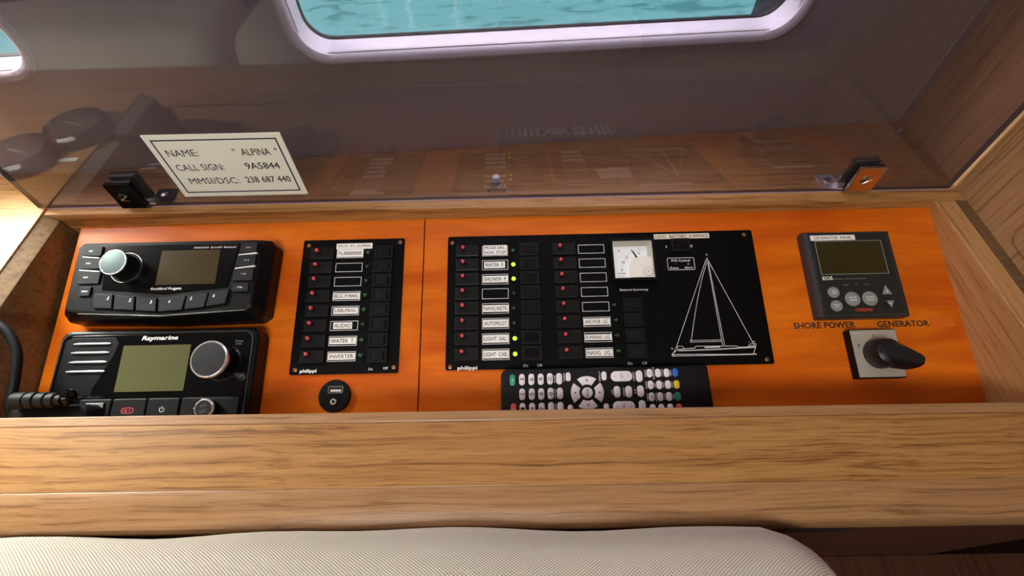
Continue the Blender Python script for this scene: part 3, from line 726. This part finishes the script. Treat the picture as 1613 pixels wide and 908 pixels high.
link('speaker_grille', prism(new(), [(x - cx, y - cy) for x, y in gp], Z, Z + .0010, .0005), blk_m, VH)
for i, y in enumerate((95.6, 86.6, 77.1, 67.8)):
    link('grille_bar', tube([((-449.0 - i * .3) * mm - cx, y * mm - cy, Z + .0013), ((-448 + 4) * mm - cx, y * mm - cy, Z + .0019), (-414.5 * mm - cx, y * mm - cy, Z + .0019), ((-411.0 - i * .15) * mm - cx, y * mm - cy, Z + .0013)], [.0005, .0011, .0011, .0006], 10), slotm, VH, smooth=True)
text('Raymarine', -.3624 - cx, .0999 - cy, Z + .0007, .0370, .0060, white, VH, bold=.03, shear=.2)
text('Menu\nDSC', -.2810 - cx, .0943 - cy, Z + .0007, .0078, .0048, lensg, VH)
K = link('channel_knob', lathe([(.0188, 0), (.0188, .0008), (.0172, .0020), (.0168, .0100), (.0170, .0215), (.0166, .0232), (.0160, .0236)], 56), blk_g, VH, (-.2945 - cx, .0742 - cy, Z), smooth=True)
link('chrome_ring', lathe([(.0171, .0195), (.0178, .0202), (.0178, .0232), (.0168, .0242), (.0161, .0240)], 56), chrome, K, smooth=True)
link('knob_cap', lathe([(.0162, .0236), (.0158, .0244), (.008, .0246), (0, .0246)], 48), capblack, K, smooth=True)
for x0, x1, s in ((-428.6, -397.4, 0), (-395.6, -362.6, 1), (-361.2, -330.2, 2), (-328.1, -272, 3)):
    k = link('function_button', box(x0 * mm - cx, x1 * mm - cx, 14 * mm - cy, 40.4 * mm - cy, Z, Z + .0022, r=.0015, bev=.0008), btn, VH)
    zz_ = Z + .0023
    if s == 0:
        link('distress_cover', box(-421.4 * mm - cx, -402.4 * mm - cx, 20 * mm - cy, 36.8 * mm - cy, Z + .0022, Z + .0036, r=.001, bev=.0006), blk_g, k)
        link('distress_key', box(-419.6 * mm - cx, -402.8 * mm - cx, 18 * mm - cy, 30.6 * mm - cy, Z + .0030, Z + .0044, r=.003, bev=.0008), redkey, k)
        link('cover_window', box(-420.5 * mm - cx, -403.2 * mm - cx, 32.2 * mm - cy, 35.8 * mm - cy, Z + .0034, Z + .0038), lensg, k)
    if s == 1:
        link('key_outline', frame(-385.6 * mm - cx, -373.6 * mm - cx, 26.6 * mm - cy, 31.8 * mm - cy, .0005, zz_ - .0002, zz_, r=.002), rred, k)
        text('16 +', -379.6 * mm - cx, 29.2 * mm - cy, zz_, .0070, .0022, rred, k, bold=.02)
    if s == 2:
        q = new(); P_ = []
        for a in range(130, 411, 20): P_.append((-346.1 * mm - cx + .0023 * cos(radians(a)), 29.6 * mm - cy + .0023 * sin(radians(a))))
        for u, v in zip(P_, P_[1:]): line(q, u, v, .0005, zz_ - .0002, zz_)
        line(q, (-346.1 * mm - cx, 29.9 * mm - cy), (-346.1 * mm - cx, 32.6 * mm - cy), .0005, zz_ - .0002, zz_)
        link('power_symbol', q, white, k)
    if s == 3:
        ax, ay = -312.4 * mm - cx, 30.0 * mm - cy
        link('arrow_symbol', prism(new(), [(ax - .0030, ay), (ax, ay + .0021), (ax, ay + .0008), (ax + .0026, ay + .0008), (ax + .0026, ay - .0008), (ax, ay - .0008), (ax, ay - .0021)], zz_ - .0002, zz_), white, k)
K = link('squelch_knob', lathe([(.0085, 0), (.0082, .0100), (.0084, .0118), (.0078, .0126)], 40), blk_g, VH, (-.2975 - cx, .0290 - cy, Z + .0022), smooth=True)
link('chrome_ring', lathe([(.0084, .0092), (.0092, .0098), (.0092, .0118), (.0084, .0128), (.0078, .0126)], 40), chrome, K, smooth=True)
link('knob_cap', lathe([(.0079, .0122), (.0076, .0130), (0, .0131)], 32), capblack, K, smooth=True)
text('VOL', 0, .0026, .01325, .0064, .0028, lensg, K, rot=.35); text('SQL', .0005, -.0026, .01325, .0064, .0028, lensg, K, rot=.35)

# handheld microphone lying over the lower left corner of the VHF radio
cx, cy = -.4480, .0300
HM = device('handset_microphone', 'black ribbed microphone plug and handset lying over the VHF radio corner', 'microphone', cx, cy)
link('handset_body', box(-.4790 - cx, -.4020 - cx, .0020 - cy, .0350 - cy, .0235, .0430, r=.008, bev=.005), rubber, HM, smooth=True)
prf = [(-.4700, .0010), (-.4694, .0055), (-.4675, .0078), (-.4560, .0080), (-.4555, .0070), (-.4540, .0070), (-.4535, .0079), (-.4470, .0079), (-.4462, .0064), (-.4446, .0064), (-.4440, .0075), (-.4375, .0073), (-.4368, .0058), (-.4352, .0058), (-.4345, .0070), (-.4290, .0068), (-.4280, .0050), (-.4230, .0050)]
link('strain_relief', tube([(x - cx, .0385 - cy, .0480) for x, r in prf], [r for x, r in prf], 24), rubber, HM, smooth=True)
link('plug_nut', tube([(x - cx, .0410 - cy, .0470) for x in (-.4235, -.4225, -.4190, -.4165, -.4150)], [.0030, .0062, .0078, .0064, .0030], 20), blk_g, HM, smooth=True)
link('cord', tube(spline([(-.5600 - cx, .1080 - cy, .0740), (-.5250 - cx, .1200 - cy, .0600), (-.4960 - cx, .1080 - cy, .0520), (-.4810 - cx, .0860 - cy, .0470), (-.4770 - cx, .0600 - cy, .0450), (-.4800 - cx, .0380 - cy, .0400), (-.4770 - cx, .0180 - cy, .0340)], 8), .0045, 12), rubber, HM, smooth=True)

# ================================================================== USB and audio socket
cx, cy = -.1873, .0410
US = device('media_socket', 'small round black socket with USB port and audio jack', 'socket', cx, cy)
link('socket_body', lathe([(.0163, 0), (.0163, .0022), (.0155, .0032), (0, .0034)], 48), blk_m, US, smooth=True)
ux, uy = .0014, .0060
link('usb_shell', frame(ux - .0076, ux + .0076, uy - .0035, uy + .0035, .0005, .0026, .0044, r=.0006), chrome, US)
link('usb_tongue', box(ux - .0052, ux + .0055, uy - .0019, uy + .0001, .0030, .0040), white, US)
link('usb_cavity', box(ux - .0070, ux + .0070, uy - .0030, uy + .0030, .0030, .0036), ink, US)
link('audio_jack', lathe([(.0029, .0030), (.0029, .0044), (.0019, .0044), (.0018, .0034)], 24), cream, US, (-.0001, -.0058, 0), smooth=True)
link('jack_hole', lathe([(.0018, .0034), (.0018, .0036), (0, .0036)], 20), ink, US, (-.0001, -.0058, 0))

# ================================================================== generator control panel
cx, cy = .3575, .1567
GP = device('generator_control_panel', 'slate black generator control panel with dark screen and grey keys', 'control panel', cx, cy)
H = .013
link('bezel', box(.3112 - cx, .4042 - cx, .1088 - cy, .2045 - cy, 0, H, r=.002, bev=.0035), gbez, GP)
link('face_panel', box(.3165 - cx, .3992 - cx, .1120 - cy, .2012 - cy, H - .001, H + .0005, r=.001, bev=.0004), gpan, GP)
link('screen_frame', frame(.3208 - cx, .3915 - cx, .1548 - cy, .1928 - cy, .0007, H, H + .0009), lensg, GP)
link('screen', box(.3215 - cx, .3908 - cx, .1555 - cy, .1921 - cy, H, H + .0007), lcd_d, GP)
o = link('title_tape', box(.3170 - cx, .3645 - cx, .1934 - cy, .1993 - cy, H + .0010, H + .0013), tape, GP)
text('GENERATOR  PANEL', .3410 - cx, .1963 - cy, H + .00135, .0410, .0034, ink, o, bold=.01)
text('EOS', .3265 - cx, .1510 - cy, H + .0006, .0106, .0040, white, GP, bold=.03)
text('Generator Advanced Controller', .3500 - cx, .1502 - cy, H + .0006, .0350, .0016, greybtn, GP)
for s, x in (('DIRECT', .3443), ('ON', .3548), ('MAINS', .3655)): text(s, x - cx, .1434 - cy, H + .0006, .0058 if len(s) > 2 else .0028, .0014, greybtn, GP)
def key(x, y, r, s, w, h=.0018):
    k = link('round_key', lathe([(r, 0), (r, .0009), (r - .0006, .0014), (0, .0016)], 32), greybtn, GP, (x - cx, y - cy, H + .0004), smooth=True)
    if s: text(s, 0, 0, .00165, w, h, white, k, bold=.01)
    return k
k = key(.3292, .1354, .0059, None, 0); link('power_symbol', ring(new(), circ(.0003, 0, .0020, 20), circ(.0003, 0, .0014, 20), .0015, .0017), white, k)
key(.3293, .1209, .0060, 'RESET\nESC', .0070, .0034); key(.3472, .1279, .0077, 'STOP\nMAN', .0080, .0046); key(.3651, .1279, .0077, 'START\nAUTO', .0090, .0046)
for sy, y in ((1, .1365), (-1, .1208)):
    t_ = [(-.0050, -.0044 * sy), (.0050, -.0044 * sy), (0, .0052 * sy)]
    k = link('triangle_key', prism(new(), t_, 0, .0014, .0004), greybtn, GP, (.3838 - cx, y - cy, H + .0004))
    text('+' if sy > 0 else '-', 0, -.0012 * sy, .00145, .0026, .0024 if sy > 0 else .0006, white, k, bold=.02)
b = new(); line(b, (-.0052, .0036), (-.0006, -.0046), .0030, .0005, .0019); link('worn_patch', b, gpan, k)
text('COELMO', .3565 - cx, .1163 - cy, H + .0006, .0178, .0032, orangeprint, GP, bold=.02, shear=.2)

# ================================================================== changeover switch
cx, cy = .3622, .0720
CS = device('changeover_switch', 'square grey rotary changeover switch with long black handle', 'switch', cx, cy)
H = .0100
link('switch_body', box(-.0236, .0238, -.0248, .0244, 0, H, r=.001, bev=.0006), blk_m, CS)
link('face_plate', box(-.0230, .0230, -.0240, .0236, H - .0004, H + .0006, r=.0008, bev=.0003), swgrey, CS)
for s, x, y in (('1', -.0172, .0080), ('0', -.0005, .0176), ('2', .0162, .0084)): text(s, x, y, H + .00065, .0014 if s == '1' else .0022, .0036, copper, CS, bold=.01)
text('POWERSWITCH', -.0165, .0207, H + .00065, .0110, .0010, white, CS)
# handle: round hub with a tapering pointer grip
ax, ay = -.0060, -.0010
hb = lathe([(.0150, H), (.0150, H + .005), (.0142, H + .012), (.0125, H + .018), (.008, H + .0205), (0, H + .021)], 40)
link('handle_hub', hb, handle, CS, (.0, -.0010, 0), smooth=True)
ang = radians(-24)
hd = new()
sec = [(-.011, .0100, .0190), (.001, .0125, .0225), (.011, .0118, .0245), (.0215, .0095, .0255), (.0275, .0062, .0250)]
R_ = []
for l, w, h in sec:
    zb = H + .004 + max(0, l) * .22
    R_.append([hd.verts.new(v) for v in ((l, -w, zb), (l, -w * .92, H + h * .75), (l, -w * .55, H + h), (l, w * .55, H + h), (l, w * .92, H + h * .75), (l, w, zb))])
for a, c in zip(R_, R_[1:]):
    for i in range(6): hd.faces.new((a[i], a[(i + 1) % 6], c[(i + 1) % 6], c[i]))
hd.faces.new(R_[0]); hd.faces.new(R_[-1][::-1])
bmesh.ops.bevel(hd, geom=list(hd.edges), offset=.0007, segments=2, affect='EDGES')
hg = link('handle_grip', hd, handle, CS, (.0, -.0010, 0), smooth=True); hg.rotation_euler = (0, 0, ang)

def stickon(name, words, label_, x0, x1, y0, y1):
    t = device(name, label_, 'lettering', (x0 + x1) / 2, (y0 + y1) / 2)
    text(words, 0, 0, .0003, x1 - x0, y1 - y0, ink, t, bold=.025)
stickon('stick_on_lettering', 'SHORE POWER', 'black stick-on words SHORE POWER on orange veneer', .2893, .3535, .1004, .1070)
stickon('stick_on_lettering', 'GENERATOR', 'black stick-on word GENERATOR above the grey rotary switch', .3762, .4302, .1003, .1068)
t_ = device('clear_tape', 'strip of clear tape stuck right of the word GENERATOR', 'tape', .4440, .1043)
link('tape_film', box(-.0115, .0125, -.0052, .0052, .0001, .0003), film, t_)

# ================================================================== remote control
cx, cy = .0850, .0380
RC = device('remote_control', 'long black television remote control with white oval keys', 'remote control', cx, cy)
rb = [(x - cx, y - cy) for x, y in rrect(-.0175, .1865, .0120, .0624, .0075, 6)[14:28]] + [(.1870 - cx, .0120 - cy), (.1885 - cx, .0135 - cy), (.1872 - cx, .0610 - cy), (.1855 - cx, .0624 - cy)]
rb = [(x * (1 if x < 0 else 1), y) for x, y in rb]
link('remote_body', prism(new(), rb, .0015, .0195, .003), remb, RC, smooth=True)
KZ = .0193
def rkeyf(x, y, w, h, mat=rkey, s=None, tx=.0026, th=.0016):
    k = link('key', prism(new(), rrect(-w / 2, w / 2, -h / 2, h / 2, min(w, h) / 2 * .98, 5), 0, .0018, .0005), mat, RC, (x * mm - cx, y * mm - cy, KZ), smooth=True)
    if s: text(s, 0, 0, .00185, tx, th, ink if mat is rkey else white, k, rot=pi / 2, bold=.01)
    return k
W1, H1 = .0058, .0112
rkeyf(-5.9, 51.3, W1, H1, rgreen, 'o'); rkeyf(-5.4, 23.4, W1, H1, rred, 'o')
for c_, col_ in ((3.3, '321'), (12.6, '654'), (21.8, '987')):
    for j, y in enumerate((51.6, 37.4, 23.6)): rkeyf(c_, y, W1, H1, s=col_[j], tx=.0030, th=.0038) 
rkeyf(30.8, 51.8, W1, H1, s='[]', tx=.003, th=.0036); rkeyf(31.0, 37.6, W1, H1, s='0', tx=.003, th=.0038); rkeyf(30.9, 23.9, W1, H1)
for x, y in ((39.9, 51.7), (40.1, 37.6), (40.0, 23.8)): rkeyf(x, y, W1, H1)
rkeyf(48.8, 53.4, .0050, .0088); rkeyf(49.4, 22.3, .0050, .0088); rkeyf(83.9, 53.6, .0050, .0088); rkeyf(84.1, 22.9, .0050, .0088)
# ring of four arrow keys round ENTER
def arc_key(a0, a1, r0, r1, sym):
    P_ = [(r1 * cos(radians(a0 + (a1 - a0) * i / 8)), r1 * sin(radians(a0 + (a1 - a0) * i / 8))) for i in range(9)]
    P_ += [(r0 * cos(radians(a1 - 3 - (a1 - a0 - 6) * i / 8)), r0 * sin(radians(a1 - 3 - (a1 - a0 - 6) * i / 8))) for i in range(9)]
    k = link('arrow_key', prism(new(), P_, 0, .0018, .0005), rkey, RC, (66.7 * mm - cx, 37.8 * mm - cy, KZ), smooth=True)
    am = radians((a0 + a1) / 2); m_ = (r0 + r1) / 2
    d = Vector((cos(am), sin(am))); n_ = Vector((-d.y, d.x)); c = d * m_
    link('arrow_mark', prism(new(), [tuple(c + d * .0012), tuple(c - d * .0008 + n_ * .0012), tuple(c - d * .0008 - n_ * .0012)], .0017, .0019), ink, k)
for a in (0, 90, 180, 270): arc_key(a - 36, a + 36, .0078, .0160, '')
k = link('key', lathe([(.0052, 0), (.0052, .0013), (.0046, .0018), (0, .0019)], 32), rkey, RC, (66.7 * mm - cx, 37.8 * mm - cy, KZ), smooth=True)
text('ENTER', 0, 0, .00195, .0076, .0018, ink, k, rot=pi / 2, bold=.01)
for y, s in ((53.0, 'CH'), (24.0, 'VOL')):
    k = rkeyf(101.0, y, .0212, .0100, s=s, tx=.0040 if s == 'CH' else .0052, th=.0020)
    text('+', -.0068, 0, .00185, .0016, .0016, ink, k); text('-', .0068, 0, .00185, .0014, .0005, ink, k)
for x, y in ((95.5, 38.0), (106.9, 37.9), (118.3, 38.1), (118.3, 52.7), (118.7, 24.0)): rkeyf(x, y, .0064, .0112)
for j, y in enumerate((55.4, 43.9, 32.6, 21.6)):
    for i, x in enumerate((128.6, 136.9, 145.4)):
        rkeyf(x, y, .0054, .0084, s=('>', '<', '=', 'o')[j] if i == 0 else None, tx=.0018, th=.0018)
    rkeyf(153.9, y, .0054, .0084, (rblue, ryel, rgreen, rred)[j])
tiny = [('SLEEP', 35.6, 51.7), ('SOURCE', 44.8, 53.2), ('P.MODE', 35.6, 37.4), ('S.MODE', 35.6, 23.6), ('DISPLAY', 79.6, 53.6), ('FREEZE', 113.2, 52.7), ('MTS', 91.0, 38.0), ('REPEAT', 102.2, 37.9), ('A-B', 113.2, 38.0),
        ('AUDIO', 124.6, 55.4), ('SUBTITLE', 132.7, 55.4), ('TITLE', 141.2, 55.4), ('MENU', 149.6, 55.4), ('GUIDE', 124.6, 43.9), ('FAV', 132.9, 43.9), ('TEXT', 141.2, 43.9), ('HOLD', 149.6, 43.9),
        ('INDEX', 124.8, 32.6), ('REVEAL', 133.2, 32.6), ('SIZE', 141.6, 32.6), ('RED', 150.0, 32.6)]
for s, x, y in tiny: text(s, x * mm - cx, y * mm - cy, .01957, .0017 * len(s) * .85, .0015, white, RC, rot=pi / 2)

# ================================================================== smoked lid with its hinges and card
ly = math.atan2(.243 - .234, .4955 + .529)
LEAN = radians(1.8)
lidM = Matrix.Translation((-.0168, .2385, tz(-.0168, .0868))) @ Matrix.Rotation(ly, 4, 'Z') @ Matrix.Rotation(-math.atan(-TILT), 4, 'Y').inverted() @ Matrix.Rotation(-LEAN + pi / 2, 4, 'X')
# lid space: x along the hinge, y up the sheet, z towards the navigator (the sheet's front is z = 0)
LID = thing('smoked_lid', 'open lid of smoked purple-brown acrylic standing behind the orange board', 'lid')
LID.matrix_world = lidM
sh = box(-.5140, .5060, 0, .52, -.006, 0, bev=0)
link('acrylic_sheet', sh, lid_mat, LID)
link('polished_edge', box(-.5140, .5060, -.0003, .0006, -.0007, .0002), lilac, LID)
for x in (-.5146, .5060): link('polished_edge', box(x, x + .0006, 0, .52, -.0060, -.0002), pedge, LID)
# ship's data card stuck on the lid
CD = thing('data_card', 'white card with ship name, call sign and MMSI stuck on the smoked lid', 'card'); 
ccx, ccy = -.2930 + .0168, .0540
CD.matrix_world = lidM @ Matrix.Translation((ccx, ccy, .0004))
link('card', box(-.0670, .0670, -.0395, .0395, 0, .0008), paper, CD)
link('card_border', frame(-.0612, .0612, -.0340, .0340, .0014, .0008, .0010), navy, CD)
for s, x, y, w in (('NAME:', -.0385, .0180, .0310), ('"  ALPINA  "', .0345, .0180, .0440), ('CALL SIGN:', -.0300, .0000, .0490), ('9A5844', .0340, .0005, .0350), ('MMSI/DSC:', -.0245, -.0180, .0520), ('238 687 440', .0325, -.0175, .0470)):
    text(s, x, y, .00085, w, .0082 if 'ALP' not in s else .0086, navy if 'ALP' not in s and '5' not in s and '8' not in s else ink, CD, bold=.012 if 'ALP' in s or '8' in s else .004)

def clamp(x, side, lab, metal):
    t = bpy.data.objects.new('clamp_hinge', None); COL.objects.link(t); t.parent = LID; t.location = (x, 0, 0); t['label'] = lab
    link('front_plate', box(-.0138, .0138, .0045, .0385, .0035, .0075, r=.0012, bev=.0008), metal, t)
    link('back_plate', box(-.0138, .0138, .0045, .0385, -.0145, -.0110, r=.0012, bev=.0004), metal, t)
    link('gasket', box(-.0132, .0132, .0050, .0380, 0.0001, .0035), rubber, t)
    link('gasket', box(-.0132, .0132, .0050, .0380, -.0110, -.0061), rubber, t)
    link('clamp_screw', lathe([(.0062, .0), (.0060, .0010), (.0045, .0018), (0, .0022)], 28), metal, t, (0, .0215, .0075), smooth=True)
    b = new(); line(b, (-.0042, .0185), (.0042, .0245), .0012, .0088, .0100); link('screw_slot', b, chrome, t)
    link('barrel', tube([(side * .0135 - .006, .0042, -.004), (side * .0135 + .006, .0042, -.004)], .0042, 18), chrome, t, smooth=True)
    # leaf screwed flat on the rear ledge (the ledge is perpendicular to the sheet)
    a0, a1 = (side * .0110, side * .0330)
    x0, x1 = min(a0, a1), max(a0, a1)
    l_ = new()
    prism(l_, rrect(x0, x1, -.0270, -.0030, .003), 0, .0016, .0004)
    for v in l_.verts: v.co = Vector((v.co.x, v.co.z + .0004, v.co.y))
    link('hinge_leaf', l_, chrome if metal is copr else blk_g, t)
    s_ = lathe([(.0042, .0), (.0036, .0018), (.0012, .0026), (0, .0026)], 20)
    for v in s_.verts: v.co = Vector((v.co.x, v.co.z + .0018, v.co.y))
    link('leaf_screw', s_, steel, t, ((x0 + x1) / 2, 0, -.0165), smooth=True)
clamp(-.4185 + .0168, 1, 'glossy black clamp hinge beside the data card', blk_g)
clamp(.3800 + .0168, -1, 'bronze-shining steel clamp hinge at the right', copr)

# catch on the rear ledge seen through the lid
CT = thing('lid_catch', 'small white-capped metal catch with two screw holes behind the lid', 'catch', (-.0205, .2605, tz(-.0205)))
link('catch_pin', lathe([(.0062, 0), (.0062, .0010), (.0048, .0020), (.0048, .0070), (.0052, .0078)], 24), steel, CT, smooth=True)
link('catch_cap', lathe([(.0052, .0078), (.0050, .0115), (.0036, .0138), (0, .0144)], 24), white, CT, smooth=True)
for dx in (-.0085, .0088): link('screw_hole', lathe([(.0017, 0.0001), (.0017, .0004), (0, .0004)], 14), ink, CT, (dx, -.0085, 0))
KN = thing('corner_stud', 'tiny steel stud at the foot of the far right corner', 'stud', (.4770, .3400, tz(.477)))
link('stud_foot', lathe([(.0040, 0), (.0036, .002), (.0020, .003)], 18), steel, KN, smooth=True)
link('stud_head', lathe([(.0018, .003), (.0020, .006), (.0012, .0075), (0, .008)], 18), chrome, KN, smooth=True)

dlens = M('smoky_dial_glass', (.05, .042, .045), .12)
# two round dials standing on the left ledge (out of direct view, mirrored in the lid)
for (x, y, lab) in ((-.552, .095, 'round black-rimmed dial, upper one mirrored in the smoked lid'), (-.592, .150, 'round black-rimmed dial, lower left one mirrored in the smoked lid')):
    G = thing('round_dial', lab, 'dial', (x, y, tz(x, ZT + .002)), (0, 0, 0), 'round dials mirrored in the lid')
    link('dial_case', lathe([(.036, 0), (.038, .004), (.038, .014), (.0345, .018), (.032, .016)], 40), blk_g, G, smooth=True)
    link('dial_glass', lathe([(.032, .015), (.027, .0165), (0, .017)], 32), dlens, G, smooth=True)
    b = new(); line(b, (-.012, -.004), (.018, .008), .002, .0168, .0175); link('dial_pointer', b, lensg, G)
    link('name_strip', box(-.012, .020, .050, .056, .0002, .0008), tape, G)

# ================================================================== cushions
def cushion(name, lab, x0, x1, y0, y1, z0, z1, r, seed):
    b = new(); nx, ny, nz = 44, 18, 14
    bmesh.ops.create_cube(b, size=2)
    bmesh.ops.subdivide_edges(b, edges=list(b.edges), cuts=28, use_grid_fill=True)
    hx, hy, hz = (x1 - x0) / 2, (y1 - y0) / 2, (z1 - z0) / 2; c = Vector(((x0 + x1) / 2, (y0 + y1) / 2, (z0 + z1) / 2))
    rnd = random.Random(seed); ph = [rnd.uniform(0, 6) for _ in range(6)]
    for v in b.verts:
        p = Vector((v.co.x * hx, v.co.y * hy, v.co.z * hz))
        rr = r
        q = Vector((max(-(hx - rr), min(hx - rr, p.x)), max(-(hy - rr), min(hy - rr, p.y)), max(-(hz - rr), min(hz - rr, p.z))))
        d = p - q
        if d.length > 1e-9:
            m_ = max(abs(d.x), abs(d.y), abs(d.z)); d = d.normalized() * m_
        p = q + d
        n_ = d.normalized() if d.length > 1e-9 else Vector((0, 0, 0))
        w = .0016 * sin(p.x * 17 + ph[0]) + .0011 * sin(p.x * 41 + p.z * 12 + ph[1]) + .0010 * sin(p.z * 30 + ph[2] + p.y * 20)
        p += n_ * w
        v.co = p
    o = link(name, b, linen, None, c, smooth=True); tag(o, lab, 'cushion', None); return o
cushion('backrest_cushion', 'cream woven linen backrest cushion leaning along the front of the table', -.435, .217, -.290, -.0960, -.250, .128, .052, 3)
cushion('backrest_cushion', 'cream backrest cushion left of the frame, seen only mirrored in the lid', -1.10, -.442, -.290, -.0960, -.250, .128, .045, 8)
SB = thing('seat_locker', 'dark brown wooden seat locker under the table front', 'locker')
link('locker_top', box(-1.2, .262, -.95, -.088, -.275, -.255), M('dark_seat_board', (.035, .022, .018), .6), SB)
link('locker_lid', box(.265, 1.15, -.95, -.088, -.275, -.255, bev=.001), dkwood, SB)
tlink('finger_slot', box(.233, .294, -.0886, -.0875, -.018, .016), ink, NT)
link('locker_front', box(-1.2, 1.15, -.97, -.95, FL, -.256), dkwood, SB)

fit_all()
